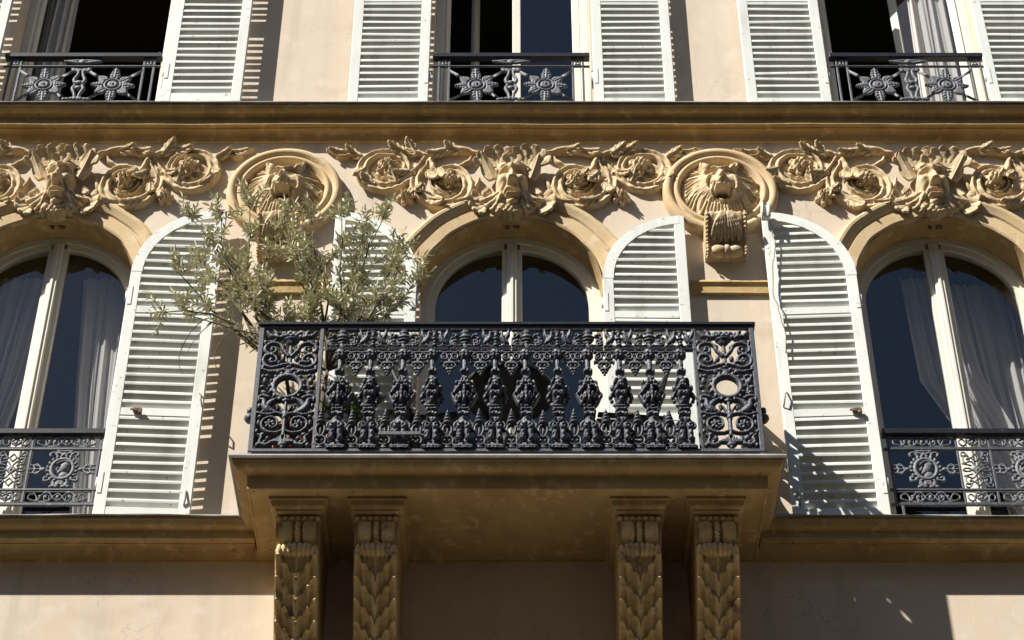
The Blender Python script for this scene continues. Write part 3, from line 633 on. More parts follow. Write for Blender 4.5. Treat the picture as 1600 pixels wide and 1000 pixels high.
# ------------------------------------------------------------------ windows (parts of the building)
FY = .19
def window_frame_ring(b, r0, r1, y0, y1, z0):
    V = []; N = 40; path = [(-1, 0, z0)] ; out = []
    def loop(rr):
        return [(b - rr, z0)] + [(b - rr * math.cos(math.pi * k / N), SPR + rr * math.sin(math.pi * k / N)) for k in range(N + 1)] + [(b + rr, z0)]
    A, B = loop(r0), loop(r1); n_ = len(A); V = [(x, y0, z) for x, z in A] + [(x, y0, z) for x, z in B] + [(x, y1, z) for x, z in A] + [(x, y1, z) for x, z in B]
    f = []
    for i in range(n_ - 1): f += [(i, i + 1, n_ + i + 1, n_ + i), (2 * n_ + i, 2 * n_ + i + 1, i + 1, i), (n_ + i, n_ + i + 1, 3 * n_ + i + 1, 3 * n_ + i)]
    g = MB(); g.add(V, f); return g
def arched_window(b):
    wr = empty('window', (b, 0, -GZ), 0, bld)
    window_frame_ring(0, .540, AR + .01, FY, FY + .07, 0).build('outer_frame', 'frame', wr, False)
    for sg in (-1, 1):
        g = MB(); N = 24; r0, r1 = .497, .546; y0, y1 = FY + .012, FY + .06
        def lp(rr, xi): return [(sg * rr, .02)] + [(sg * rr * math.cos(a), SPR + rr * math.sin(a)) for a in [math.acos(xi / rr) * k / N for k in range(N + 1)]]
        xi = .052; A, B = lp(r0, xi), lp(r1, xi); n_ = len(A)
        V = [(x, y, z) for y in (y0, y1) for L in (A, B) for x, z in L]; f = []
        for i in range(n_ - 1): f += [(i, i + 1, n_ + i + 1, n_ + i), (2 * n_ + i, 2 * n_ + i + 1, i + 1, i), (n_ + i, n_ + i + 1, 3 * n_ + i + 1, 3 * n_ + i)]
        g.add(V, f); xa, xb = sorted((sg * .030, sg * .066)); g.box(xa, xb, y0 + .001, y1 - .001, .02, SPR + .500, .004); xa, xb = sorted((sg * .06, sg * .51)); g.box(xa, xb, y0 + .002, y1 - .002, .02, .16, .004)
        g.build('sash', 'frame', wr, False)
        zz = [(sg * .06, .10), (sg * .51, .10)] + [(sg * .51 * math.cos(a), SPR + .51 * math.sin(a)) for a in [math.acos(.06 / .51) * k / 20 for k in range(21)]]
        MB().pane([(x, FY + .036, z) for x, z in zz], 'glass', wr)
    g = MB(); g.box(-.033, .033, FY - .012, FY + .05, .0, SPR + .530, .005); g.box(-.010, .010, FY - .022, FY - .01, .03, SPR + .512, .003); g.build('meeting_stile', 'frame', wr)
    for sg in (-1, 1):
        g = MB()
        for z in (.25, 1.0, 1.7): g.tube([(sg * .548, FY - .012, z - .035), (sg * .548, FY - .012, z + .035)], .009, 8)
        g.build('hinge', 'frame', wr)
    g = MB(); g.box(-AR, AR, FY - .02, FY + .08, 0, .022, .004); g.build('threshold', 'frame', wr)
    return wr
for b in BAY: arched_window(b)
def upper_window(b, la, ra):
    wr = empty('window', (b, 0, UF - GZ), 0, bld); H = 2.24
    g = MB(); g.box(-UW, -UW + .06, FY, FY + .07, 0, H, .004); g.box(UW - .06, UW, FY, FY + .07, 0, H, .004); g.box(-UW + .06, UW - .06, FY + .001, FY + .069, H - .06, H, .004); g.build('outer_frame', 'frame', wr)
    for sg, ang in ((-1, la), (1, ra)):
        W = UW - .065; s_ = empty('sash', (sg * (UW - .062), FY + .035, .02), sg * -R_(ang) , wr) if False else None
        g = MB(); k = -sg                       # local x runs from the hinge towards the middle
        def bx(x0, x1, z0, z1): a, b_ = sorted((k * x0, k * x1)); g.box(a, b_, -.022, .022, z0, z1, .004)
        bx(0, .055, 0, H - .07); bx(W - .06, W, 0, H - .07); bx(.055, W - .06, 0, .10); bx(.055, W - .06, H - .14, H - .075)
        s_ = g.build('sash', 'frame', wr, loc=(sg * (UW - .062), FY + .035, .02), rot=(0, 0, R_(ang) * -sg))
        a, b_ = sorted((k * .045, k * (W - .05)))
        MB().pane([(a, 0, .08), (b_, 0, .08), (b_, 0, H - .12), (a, 0, H - .12)], 'glass', wr, loc=(sg * (UW - .062), FY + .035, .02), rot=(0, 0, R_(ang) * -sg))
    return wr
upper_window(BAY[0], 78, 86); upper_window(BAY[1], 62, 0); upper_window(BAY[2], 88, 28)

# ------------------------------------------------------------------ shutters
def slat_mesh():                               # blade falling towards the wall, with a square front edge
    d, h = .0165, .0112; g = MB()
    g.prism([(-d, d - h), (-d - .0015, d), (-d, d + h), (d, -d + h), (d, -d - h)], -.5, .5); return g.mesh('slat')
SLAT = slat_mesh()
def shutter(name, label, hx, z0, W, H, sg, yh=.12, lean=0.0, arched=False, rails=(), group=None, seed=0):
    """origin at the foot of the hinge stile; local x points away from the opening"""
    rg = random.Random(seed)
    root = empty(name, (hx, -yh, z0), R_(-lean) * sg); tag(root, label, 'shutter', group)
    SW = .070; T = .019; X = lambda x: sg * x
    def bar(nm, x0, x1, za, zb, e=0, bev=.004): a, b_ = sorted((X(x0), X(x1))); g = MB(); g.box(a, b_, -T + e, T - e, za, zb, bev); return g.build(nm, 'shutter', root)
    hs = H - W if arched else H
    bar('stile', 0, SW, 0, hs); bar('stile', W - SW, W, 0, H - (.002 if arched else 0))
    allr = [(0.0, .085)] + [(r_ - .03, r_ + .03) for r_ in rails] + ([] if arched else [(H - .09, H)])
    for za, zb in allr: bar('rail', SW - .002, W - SW + .002, za, zb, .0015)
    if arched:
        N = 20; ro, ri = W, W - SW; V = []
        for i in range(N + 1):
            a = math.pi / 2 * i / N
            for rr in (ro, ri):
                for y in (-T - .0012, T + .0012):
                    x = min(W - rr * math.cos(a), W - SW * .5); V.append((X(x), y, hs - .001 + rr * math.sin(a)))
        f = []
        for i in range(N): a, c_ = i * 4, (i + 1) * 4; f += [(a, c_, c_ + 1, a + 1), (a + 2, a + 3, c_ + 3, c_ + 2), (a, a + 2, c_ + 2, c_), (a + 1, c_ + 1, c_ + 3, a + 3)]
        f += [(0, 1, 3, 2), (N * 4, N * 4 + 2, N * 4 + 3, N * 4 + 1)]
        g = MB(); g.add(V, f); g.build('arched_head', 'shutter', root, False)
    edges = [zb for za, zb in allr] ; starts = [za for za, zb in allr[1:]] + ([H - .05] if arched else [])
    for a, c_ in zip(edges, starts):
        n_ = max(1, int(round((c_ - a) / .0655))); pt = (c_ - a) / n_
        for k in range(n_):
            z = a + (k + .5) * pt; x0, x1 = SW - .006, W - SW + .006
            if arched and z > hs:
                q = (W - SW) ** 2 - (z - hs + .01) ** 2
                if q <= 0: continue
                x0 = max(x0, W - math.sqrt(q) - .008)
            if x1 - x0 < .05: continue
            obj('slat', SLAT, 'shutter', root, (X((x0 + x1) / 2), 0, z + rg.uniform(-.003, .003)), (R_(rg.uniform(-6, 6)), R_(rg.gauss(0, .45)), 0), (x1 - x0, 1, 1))
    for z in ([.25, hs - .2] if arched else [.3, 1.7]):
        g = MB(); a, b_ = sorted((X(.004), X(.030))); g.box(a, b_, -T - .004, -T + .001, z - .075, z + .075, .001); g.tube([(X(-.006), -T + .012, z - .04), (X(-.006), -T + .012, z + .04)], .007, 8)
        g.build('hinge', 'shutter', root)
    return root
SB = .03
shutter_defs = []
SA = dict(arched=True, rails=(.775, 1.575))
s_l = shutter('louvered_shutter', 'arched grey-white louvered shutter left of the olive tree, beside the left arched window', BAY[0] + .585, SB, .555, 2.44, 1, group='arched shutters on the main floor', seed=1, yh=.130, lean=-3.0, **SA)
s_cl = shutter('louvered_shutter', 'arched grey-white shutter partly hidden by the olive tree, left of the balcony window', BAY[1] - .600, SB, .545, 2.42, -1, group='arched shutters on the main floor', seed=2, yh=.10, lean=1.0, **SA)
s_cr = shutter('louvered_shutter', 'arched grey-white shutter right of the balcony window, behind the railing', BAY[1] + .575, SB, .545, 2.42, 1, group='arched shutters on the main floor', seed=3, yh=.075, lean=-.5, **SA)
s_r = shutter('louvered_shutter', 'arched grey-white shutter with a dangling wire, left of the right arched window', BAY[2] - .605, SB, .560, 2.42, -1, group='arched shutters on the main floor', seed=4, yh=.125, lean=-2.5, **SA)
UG = 'straight shutters on the upper floor'
for hx, sg, wd, lb, sd_ in ((BAY[0] - .57, -1, .55, 'upper-floor straight shutter cut off by the left edge of the picture', 11), (BAY[0] + .595, 1, .55, 'straight louvered shutter right of the upper left open window', 12),
                          (BAY[1] - .575, -1, .55, 'straight louvered shutter left of the upper middle window', 13), (BAY[1] + .565, 1, .555, 'straight louvered shutter right of the upper middle window', 14),
                          (BAY[2] - .595, -1, .575, 'straight louvered shutter left of the upper right window', 15), (BAY[2] + .50, 1, .55, 'straight louvered shutter at the top right corner of the picture', 16)):
    shutter('louvered_shutter', lb, hx, UF + .03, wd, 2.2, sg, yh=.13 if sd_ < 13 else .085, rails=(1.10,), group=UG, seed=sd_)
# shutter hardware
def latch(root, x, z):
    g = MB(); g.box(x - .016, x + .016, -.045, -.019, z - .012, z + .012, .003); g.tube([(x - .03, -.038, z), (x + .034, -.040, z + .006)], .007, 6); g.box(x + .02, x + .04, -.05, -.03, z - .03, z + .004, .003)
    g.build('latch', 'brass', root)
latch(s_l, .16, .775); latch(s_r, -.13, .775); latch(s_cl, -.13, .775); latch(s_cr, .13, .775)
for rt, sg in ((s_l, 1), (s_r, -1)):
    g = MB(); g.tube([(sg * .52, -.022, .93), (sg * .535, -.05, .90), (sg * .545, -.045, .84), (sg * .55, -.022, .82)], .005, 6); g.build('hook', 'wire', rt); g = MB(); g.tube([(sg * .515, -.023, .21), (sg * .52, -.035, .14), (sg * .515, -.023, .10)], .006, 6)
    g.build('hook', 'wire', rt)

# ------------------------------------------------------------------ cast iron: balcony railing
def baluster_mesh(kind):
    R = Relief(-.09, .09, 0, .70, .0036, mir=True)
    R.hull([0, .02, .024, .03, .045, .05, .10, .14, .175, .185, .205, .21, .225, .25, .275, .285, .30, .34, .38, .42, .46, .50, .515, .53, .55, .57, .58, .635, .64, .65, .69, .70],
           [.064, .064, .044, .042, .042, .036, .038, .042, .040, .032, .036, .032, .023, .032, .023, .024, .024, .038, .048, .042, .035, .025, .015, .022, .028, .022, .016, .016, .030, .027, .031, .031], .8)
    R.blob(.026, .145, .021, h=.026, base=.026).blob(.026, .095, .019, .030, h=.022, base=.022).blob(.028, .060, .024, .012, h=.03, base=.02)
    R.bump(.026, .145, .008, .007, -.014); R.ridge([(.0, .17), (0, .06)], .006, -.02, per=0)
    R.stroke([(.01, .20), (.045, .185), (.06, .165), (.055, .15)], [.010, .011, .006], .016, per=3)
    R.blob(.02, .24, .018, .012, h=.012, base=.022).blob(.03, .262, .012, .009, h=.016, base=.01)
    for z, w_ in ((.27, .030), (.29, .032)): R.stroke([(0, z), (w_, z + .004)], .007, .012, base=.02, per=0)
    R.blob(.018, .545, .012, .014, h=.014, base=.016).blob(0, .555, .010, .016, h=.012, base=.022)
    for x in (.005, .014): R.ridge([(x, .585), (x, .63)], .003, .004, per=0)
    for z in (.655, .675): R.blob(.012, z, .012, .010, h=.012, base=.024).blob(.029, z + .006, .010, .010, h=.014, base=.01)
    if kind == 'A':
        R.stroke([(.0, .455), (.03, .43), (.055, .395), (.084, .375)], [.012, .013, .013, .004], .022, base=[.03, .02, .0], per=4)
        R.stroke([(.078, .376), (.06, .345), (.045, .315), (.03, .30)], [.007, .012, .012, .008], .02, base=.006, per=4)
        R.blob(.0, .395, .013, .045, h=.022, base=.035).blob(.026, .36, .013, .034, h=.02, base=.03, rot=.3).blob(.046, .36, .010, .016, h=.02, base=.012)
        R.blob(.050, .435, .015, h=.02).blob(.0, .335, .011, .02, h=.018, base=.035).blob(.058, .412, .012, h=.018)
        R.stroke([(.02, .47), (.045, .48), (.055, .462)], [.010, .010, .006], .018, per=3); R.bump(.022, .40, .012, .018, -.02)
    else:
        R.blob(0, .445, .022, .026, h=.026, base=.03).blob(.02, .372, .019, h=.022, base=.034).blob(0, .335, .022, .014, h=.02, base=.03)
        R.stroke([(.0, .425), (.03, .405), (.066, .37)], [.010, .011, .010], .020, base=[.036, .03, .0], per=3)
        R.blob(.066, .362, .013, .016, h=.022).blob(.052, .43, .015, .022, h=.02, base=.0).blob(.058, .335, .012, h=.018).blob(.04, .31, .014, .010, h=.02)
        R.stroke([(.015, .48), (.035, .475), (.04, .455)], [.009, .010, .006], .018, base=.012, per=3); R.bump(0, .436, .006, .008, .01); R.bump(0, .405, .02, .006, -.02)
    R.H = np.where(R.Y < .05, np.minimum(R.H, .030), R.H)
    R.plate(-.066, .066, .002, .018, .034); R.plate(-.05, .05, .034, .046, .034)
    g_ = random.Random(kind)
    for _ in range(70):
        x, z = g_.uniform(0.003, .05), g_.choice((g_.uniform(.055, .27), g_.uniform(.285, .50), g_.uniform(.3, .48))); R.bump(x, z, .0055, .0055, g_.choice((.009, -.012)))
    R.rough(.0016, 230, 3 if kind == 'A' else 4)
    return R.mesh('baluster_' + kind, True, back=.8)
def finial_mesh():
    R = Relief(-.06, .06, 0, .30, .0036, mir=True)
    for z, w_ in ((.285, .004), (.268, .010), (.246, .018), (.222, .026), (.196, .033)): R.blob(0, z, w_, .013, h=.018 + w_ * .3).blob(w_ * .7, z - .007, .009, .008, h=.012)
    R.stroke([(.0, .185), (.024, .165), (.026, .13), (.012, .10), (.0, .09)], .009, .014, per=4); R.blob(0, .135, .008, .03, h=.012)
    R.stroke([(.012, .10), (.036, .078), (.032, .045), (.0, .03)], .009, .014, per=4); R.blob(.016, .066, .010, h=.014).blob(.045, .14, .012, h=.012).stroke([(.026, .15), (.05, .155), (.055, .135)], .007, .012, per=3)
    R.blob(.04, .035, .014, .010, h=.014).blob(0, .015, .03, .014, h=.014)
    return R.mesh('finial', True)
def pendant_mesh():
    R = Relief(-.06, .06, -.18, .005, .0036, mir=True)
    R.stroke([(.0, -.008), (.03, -.012), (.055, -.004)], .009, .014, per=3)
    R.stroke([(.006, -.025), (.022, -.06), (.044, -.055), (.046, -.03), (.03, -.02)], .0065, .012, per=4); R.stroke([(-.02, -.02), (.0, -.075), (.02, -.08)], .006, .012, per=3)
    R.blob(.032, -.042, .009, h=.012); R.stroke([(.0, -.085), (.03, -.085), (.056, -.075), (.054, -.088)], .006, .012, per=3)
    R.stroke([(.0, -.09), (.026, -.092), (.034, -.108), (.018, -.124), (0, -.126)], .006, .012, per=4); R.blob(.014, -.106, .009, h=.012)
    R.blob(.010, -.134, .016, .010, h=.014).blob(.006, -.152, .012, .009, h=.012).blob(0, -.168, .008, .010, h=.01)
    return R.mesh('pendant', True)
def band_mesh(kind):
    R = Relief(-.0885, .0885, 0, .165, .0034, mir=True); hw = .0875
    R.plate(-hw, hw, .0, .012, .016); R.plate(-hw, hw, .018, .028, .012); R.plate(-hw, hw, .150, .162, .014)
    if kind == 'U':
        R.hull([0, .028, .04, .05, .06, .08, .10, .12, .135, .15, .17], [0, .014, .018, .012, .022, .034, .038, .020, .030, .016, 0], .6)
        for z in (.07, .09): R.ridge([(-.04, z), (.04, z)], .004, -.008, per=0)
        R.curls(5, .045, .08, .045, .14, 5, .018, .014); R.blob(.06, .05, .018, .012, h=.016).blob(.05, .11, .016, .012, h=.018).blob(.075, .09, .012, h=.016)
        R.stroke([(.02, .04), (.05, .035), (.08, .045), (.086, .07)], .007, .014, per=3)
    else:
        R.stroke([(.022, .128), (.030, .138), (.036, .118), (.034, .10), (.05, .075), (.07, .055)], [.006, .010, .008, .014, .021, .008], [.012, .016, .024, .014], per=4)
        R.stroke([(.045, .085), (.066, .115), (.072, .145)], [.016, .016, .008], .018, per=3); R.ridge([(.05, .09), (.068, .14)], .003, -.006)
        R.blob(0, .118, .013, .02, h=.016).blob(0, .085, .020, .012, h=.02).blob(0, .062, .014, .012, h=.018).blob(0, .04, .018, .012, h=.02).blob(0, .14, .022, .008, h=.014)
        R.stroke([(.05, .07), (.045, .045), (.03, .034)], .005, .012, per=3); R.stroke([(.02, .032), (.05, .038), (.086, .034)], .006, .012, per=3); R.curls(8, .06, .084, .05, .13, 2, .014, .012)
    R.rough(.001, 300, 6); return R.mesh('band_' + kind, True)
def panel_mesh():
    w2, h = .165, .86
    R = Relief(-w2, w2, 0, h, .0036, mir=True)
    # candelabrum
    R.hull([.56, .575, .59, .62, .66, .70, .735, .75, .765, .78, .79], [0, .024, .012, .014, .010, .013, .010, .026, .034, .05, .0], .7)
    for x, z in ((0, .81), (.03, .812), (.055, .80), (.016, .826), (.042, .824)): R.blob(x, z, .02, .016, h=.018)
    R.stroke([(.07, .79), (.085, .80), (.09, .825), (.105, .84)], [.010, .018, .014, .006], .022, per=3); R.stroke([(.09, .80), (.12, .805), (.145, .835)], [.014, .016, .006], .02, per=3); R.blob(.075, .83, .009, h=.014); R.stroke([(.085, .79), (.10, .77), (.14, .765)], .007, .012, per=3)
    # upper scrolls
    R.stroke([(.01, .66), (.04, .70), (.06, .74), (.10, .755), (.14, .735), (.145, .695), (.115, .675), (.085, .69), (.088, .718), (.11, .72)], [.011, .011, .010, .008], .016, per=4)
    R.stroke([(.01, .60), (.05, .59), (.10, .575), (.145, .60), (.15, .645), (.12, .668), (.085, .655), (.075, .625), (.10, .61), (.118, .625)], [.011, .012, .010, .008], .016, per=4)
    R.blob(.108, .702, .014, h=.018).blob(.106, .634, .014, h=.018).blob(.045, .73, .018, .012, h=.016, rot=.7).blob(.04, .64, .014, .02, h=.016).blob(.03, .56, .018, .012, h=.018).blob(.14, .66, .014, .018, h=.016)
    R.blob(.06, .61, .012, .016, h=.016).blob(.152, .71, .01, .03, h=.014).blob(.152, .575, .012, .024, h=.014).blob(.15, .76, .012, .02, h=.016)
    R.stroke([(.0, .55), (.05, .555), (.10, .545), (.155, .56)], [.014, .012, .014, .008], .016, per=3); R.blob(.0, .53, .026, .018, h=.024).blob(.06, .54, .018, .012, h=.018)
    # ring with open centre
    for k in range(21):
        pass
    ring = [(.079 * math.cos(a), .435 + .079 * math.sin(a)) for a in np.linspace(-math.pi / 2, math.pi / 2, 13)]
    R.stroke(ring, .0175, .022, per=0); R.stroke([(x * 1.22, .435 + (z - .435) * 1.22) for x, z in ring], .006, .014, per=0)
    for k in range(9):
        a = -math.pi / 2 + math.pi * k / 8; R.blob(.098 * math.cos(a), .435 + .098 * math.sin(a), .016, .012, h=.022, rot=a)
    R.blob(.13, .48, .016, .024, h=.018).blob(.142, .435, .018, .014, h=.016).blob(.13, .395, .022, .014, h=.018, rot=.5).blob(.145, .51, .012, .016, h=.016).blob(.12, .515, .016, .012, h=.016)
    R.stroke([(.10, .36), (.13, .37), (.155, .36), (.155, .33)], [.012, .014, .010, .006], .018, per=3)
    # griffins
    R.stroke([(.145, .345), (.125, .335), (.12, .30), (.095, .27), (.055, .255)], [.012, .015, .020, .026, .012], [.018, .024, .026, .016], per=4); R.stroke([(.11, .29), (.085, .325), (.05, .345)], [.018, .018, .008], .022, per=3)
    R.stroke([(.12, .27), (.14, .25), (.158, .255)], .008, .014, per=3); R.blob(.15, .30, .012, .022, h=.016)
    R.stroke([(.0, .235), (.05, .25), (.10, .238), (.155, .25)], [.010, .010, .010, .007], .016, per=3); R.stroke([(.0, .34), (.0, .10)], [.010, .008, .010, .014], .016, per=0)
    R.stroke([(.01, .25), (.03, .29), (.05, .305), (.045, .28)], .007, .013, per=3); R.blob(.0, .22, .018, .02, h=.022).blob(0, .335, .03, .014, h=.02)
    # lower scrolls
    R.stroke([(.006, .13), (.04, .115), (.09, .12), (.125, .155), (.12, .20), (.08, .222), (.045, .205), (.04, .165), (.065, .145)], [.010, .010, .009, .007], .015, per=4)
    R.flower(.08, .175, .034, .018); R.blob(.14, .225, .014, h=.016).blob(.145, .185, .010, .022, h=.014)
    for k in range(5): R.stroke([(0, .045), (.012 + .014 * k, .075 - .006 * k), (.012 + .017 * k, .092 - .015 * k)], [.008, .009, .006], .016, per=2)
    R.blob(0, .035, .03, .02, h=.018).blob(0, .015, .014, .012, h=.014)
    R.stroke([(.07, .04), (.10, .03), (.13, .05), (.12, .08), (.14, .10)], [.012, .012, .010, .007], .016, per=3); R.blob(.115, .10, .018, .014, h=.018).blob(.085, .075, .014, h=.016).blob(.15, .125, .012, .016, h=.014).blob(.10, .05, .012, h=.018).blob(.14, .03, .014, .016, h=.016)
    R.rough(.001, 280, 9); return R.mesh('ornament_panel', True)
BAL = {k: baluster_mesh(k) for k in 'AB'}; BND = {k: band_mesh(k) for k in 'UB'}; FIN = finial_mesh(); PEN = pendant_mesh(); PAN = panel_mesh()
RX0, RX1, RY = -1.452, 1.392, .772; RT = .955
rail = empty('balcony_railing', ((RX0 + RX1) / 2, -RY, 0)); tag(rail, 'ornate blue-black cast-iron balcony railing with figured balusters and openwork end panels', 'railing')
ox = (RX0 + RX1) / 2
def bar(nm, x0, x1, y0, y1, z0, z1, bev=.003): g = MB(); g.box(x0 - ox, x1 - ox, y0, y1, z0, z1, bev); return g.build(nm, 'iron_black' if nm == 'handrail' else 'iron', rail)
bar('bottom_rail', RX0, RX1, -.018, .018, .030, .052)
bar('handrail', RX0 - .012, RX1 + .012, -.026, .026, RT - .022, RT); bar('top_rail', RX0 + .02, RX1 - .02, -.014, .014, RT - .040, RT - .023)
for x in (RX0 + .012, RX1 - .012): bar('post', x - .014, x + .014, -.014, .014, .014, RT - .022)
XL, XR = -1.092, 1.046
for x in (XL, XR): bar('post', x - .011, x + .011, -.013, .013, .053, RT - .041)
for x in ((RX0 + XL) / 2 + .006, (RX1 + XR) / 2 - .006): obj('ornament_panel', PAN, 'iron', rail, (x - ox, 0, .053), (0, 0, 0), (.99, 1.15, 1.0))
PX0 = -.974; PIT = (.966 + .974) / 11
for i in range(12):
    x = PX0 + PIT * i - ox; obj('baluster', BAL['AB'[i % 2]], 'iron', rail, (x, 0, .052), (0, R_(random.uniform(-.7, .7)), 0), (.90, 1, 1))
    obj('band_ornament', BND['UB'[i % 2]], 'iron', rail, (x, 0, .752), (0, 0, 0), (1, 1.1, 1))
for i in range(13):
    x = PX0 + PIT * (i - .5) - ox
    if x + ox < XR - .03: obj('finial', FIN, 'iron', rail, (x, 0, .052), (0, R_(random.uniform(-1.5, 1.5)), 0), (.86, 1.1, random.uniform(.92, .97)))
    if 0 < i < 12: obj('pendant', PEN, 'iron', rail, (x, 0, .750), (0, R_(random.uniform(-1.5, 1.5)), 0), (1, 1.1, 1))
for x0, x1, z in ((-.735, -.50, .115),): g = MB(); g.box(x0 - ox, x1 - ox, -.058, -.042, z, z + .026, .003); g.build('repair_plate', 'iron', rail)
for sx, x in ((-1, RX0 + .012), (1, RX1 - .012)):                   # returns to the wall
    xx = x - ox
    g = MB(); g.box(xx - .024, xx + .024, .027, RY, RT - .022, RT, .003); g.build('handrail', 'iron_black', rail)
    g = MB(); g.box(xx - .016, xx + .016, .019, RY, .030, .052, .003); g.build('bottom_rail', 'iron', rail)
    g = MB(); g.box(xx - .012, xx + .012, .375, .399, .053, RT - .023, .003); g.build('post', 'iron', rail)
    for y in (.20, .575): obj('ornament_panel', PAN, 'iron', rail, (xx, y, .053), (0, 0, R_(90)), (1.03, 1.15, 1.0))
    g = MB(); g.lathe([(.001, -.03), (.022, -.024), (.034, -.006), (.034, .008), (.022, .026), (.001, .032)], 12, (xx + sx * .032, .08, .33)); g.lathe([(.001, -.02), (.018, -.012), (.018, .012), (.001, .02)], 8, (xx + sx * .036, .08, .385)); g.build('side_boss', 'iron', rail)

# ------------------------------------------------------------------ window guards
def guard_panel(kind, W, H):
    R = Relief(-W / 2, W / 2, 0, H, .0036, mir=True); hw = W / 2 - .001; t = .0045
    if kind == 'band':                         # strapwork frieze
        R.plate(-hw, hw, 0, .008, .008); R.plate(-hw, hw, H - .008, H, .008); m_ = H / 2; n_ = 2 if W > .3 else 1
        R.stroke([(0, m_ - .026), (.03, m_), (0, m_ + .026)], t, .008, per=3); R.blob(0, m_, .012, .016, h=.010)
        if n_ == 2:
            R.stroke([(.03, m_), (.05, m_ - .026), (.075, m_ - .02), (.08, m_ + .006), (.062, m_ + .014)], t, .008, per=3); R.stroke([(.03, m_), (.05, m_ + .028), (.085, m_ + .028), (.115, m_ - .024), (.14, m_ - .024)], t, .008, per=3)
            R.stroke([(.05, .012), (.05, m_ + .01)], t * .8, .006, per=0); R.stroke([(.125, .012), (.125, m_)], t * .8, .006, per=0); R.stroke([(.05, .014), (.125, .014)], t * .8, .006, per=0); R.blob(.07, m_, .010, h=.009).blob(.105, m_ + .006, .011, h=.009)
            R.stroke([(.115, m_ - .02), (.14, m_ + .024), (.172, m_ + .012), (.172, m_ - .012), (.14, m_ - .024)], t, .008, per=3)
        else:
            R.stroke([(.0, m_ + .026), (.03, m_ + .028), (.05, m_ - .022), (.075, m_ - .018), (.082, m_ + .008), (.06, m_ + .022), (.04, m_ - .01)], t, .008, per=3); R.stroke([(.04, .012), (.04, m_)], t * .8, .006, per=0); R.blob(.02, m_ - .008, .010, h=.009)
    elif kind == 'square':
        for (a, b_, c_, d_) in ((.0, .0, .07, .06), (.07, .06, .0, .10),):
            pass
        cx = H / 2; R.flower(0, cx, .028, .010, 8)
        R.stroke([(.02, cx), (.06, cx + .012), (.086, cx), (.06, cx - .012), (.02, cx)], t, .008, per=3)
        for s_ in (-1, 1):
            R.stroke([(0, cx + s_ * .02), (.03, cx + s_ * .06), (.07, cx + s_ * .05), (.074, cx + s_ * .09), (.045, cx + s_ * .10), (.035, cx + s_ * .075)], t, .008, per=4)
            R.stroke([(0, cx + s_ * .115), (.03, cx + s_ * .085), (.06, cx + s_ * .125), (.082, cx + s_ * .12), (.08, cx + s_ * .10), (.062, cx + s_ * .105)], t, .008, per=4)
            R.stroke([(.0, cx + s_ * .06), (.02, cx + s_ * .085), (0, cx + s_ * .115)], t, .008, per=3); R.stroke([(.03, cx + s_ * .03), (.084, cx + s_ * .045)], t, .007, per=0); R.blob(.05, cx + s_ * .078, .010, h=.009)
    else:                                      # portrait medallion
        cx = H / 2
        R.stroke([(.066 * math.cos(a), cx + .072 * math.sin(a)) for a in np.linspace(-math.pi / 2, math.pi / 2, 13)], .013, .014, per=0)
        for k in range(10):
            a = -math.pi / 2 + math.pi * (k + .5) / 10; R.blob(.088 * math.cos(a), cx + .094 * math.sin(a), .015, .010, h=.012, rot=a + .7)
        R.stroke([(.04, cx + .095), (.06, cx + .12), (.085, cx + .11), (.08, cx + .095)], .008, .010, per=3); R.stroke([(.06, cx - .075), (.095, cx - .085), (.10, cx - .06), (.085, cx - .06)], .008, .010, per=3)
        R.stroke([(.0, H - .008), (.045, H - .006)], .008, .010, per=0); R.stroke([(.01, H - .03), (.035, H - .02), (.05, H - .03)], .009, .010, per=3); R.blob(0, H - .03, .018, .014, h=.012)
        for x, z in ((.012, .03), (.034, .02), (.05, .012), (.02, .012), (.04, .035), (0, .045)): R.blob(x, z, .017, .012, h=.012)
        R.stroke([(.10, cx), (.125, cx + .004), (.15, cx + .034), (.172, cx + .022), (.16, cx)], .0065, .009, per=4); R.stroke([(.125, cx - .004), (.15, cx - .034), (.172, cx - .022), (.16, cx)], .0065, .009, per=4); R.stroke([(.13, cx), (.195, cx)], .006, .009, per=0)
        R.stroke([(.14, cx + .02), (.195, cx + .03)], .005, .008, per=0); R.stroke([(.14, cx - .02), (.195, cx - .03)], .005, .008, per=0); R.blob(.112, cx, .014, h=.012)
        R.mir = False                          # head in profile, facing left
        R.blob(.008, cx + .012, .032, .040, h=.020); R.stroke([(-.022, cx + .012), (-.034, cx - .004), (-.026, cx - .012)], .007, .014, per=3); R.blob(-.016, cx - .024, .014, .016, h=.016); R.blob(.012, cx - .045, .030, .024, h=.016); R.blob(.02, cx + .028, .034, .026, h=.020)
        R.stroke([(-.03, cx + .03), (0, cx + .048), (.035, cx + .042)], .008, .024, per=3); R.bump(-.014, cx + .012, .007, .006, -.008)
    return R.mesh('guard_' + kind, True)
GB4, GB2 = guard_panel('band', .40, .085), guard_panel('band', .19, .085); GSQ = guard_panel('square', .19, .27); GME = guard_panel('medallion', .40, .275)
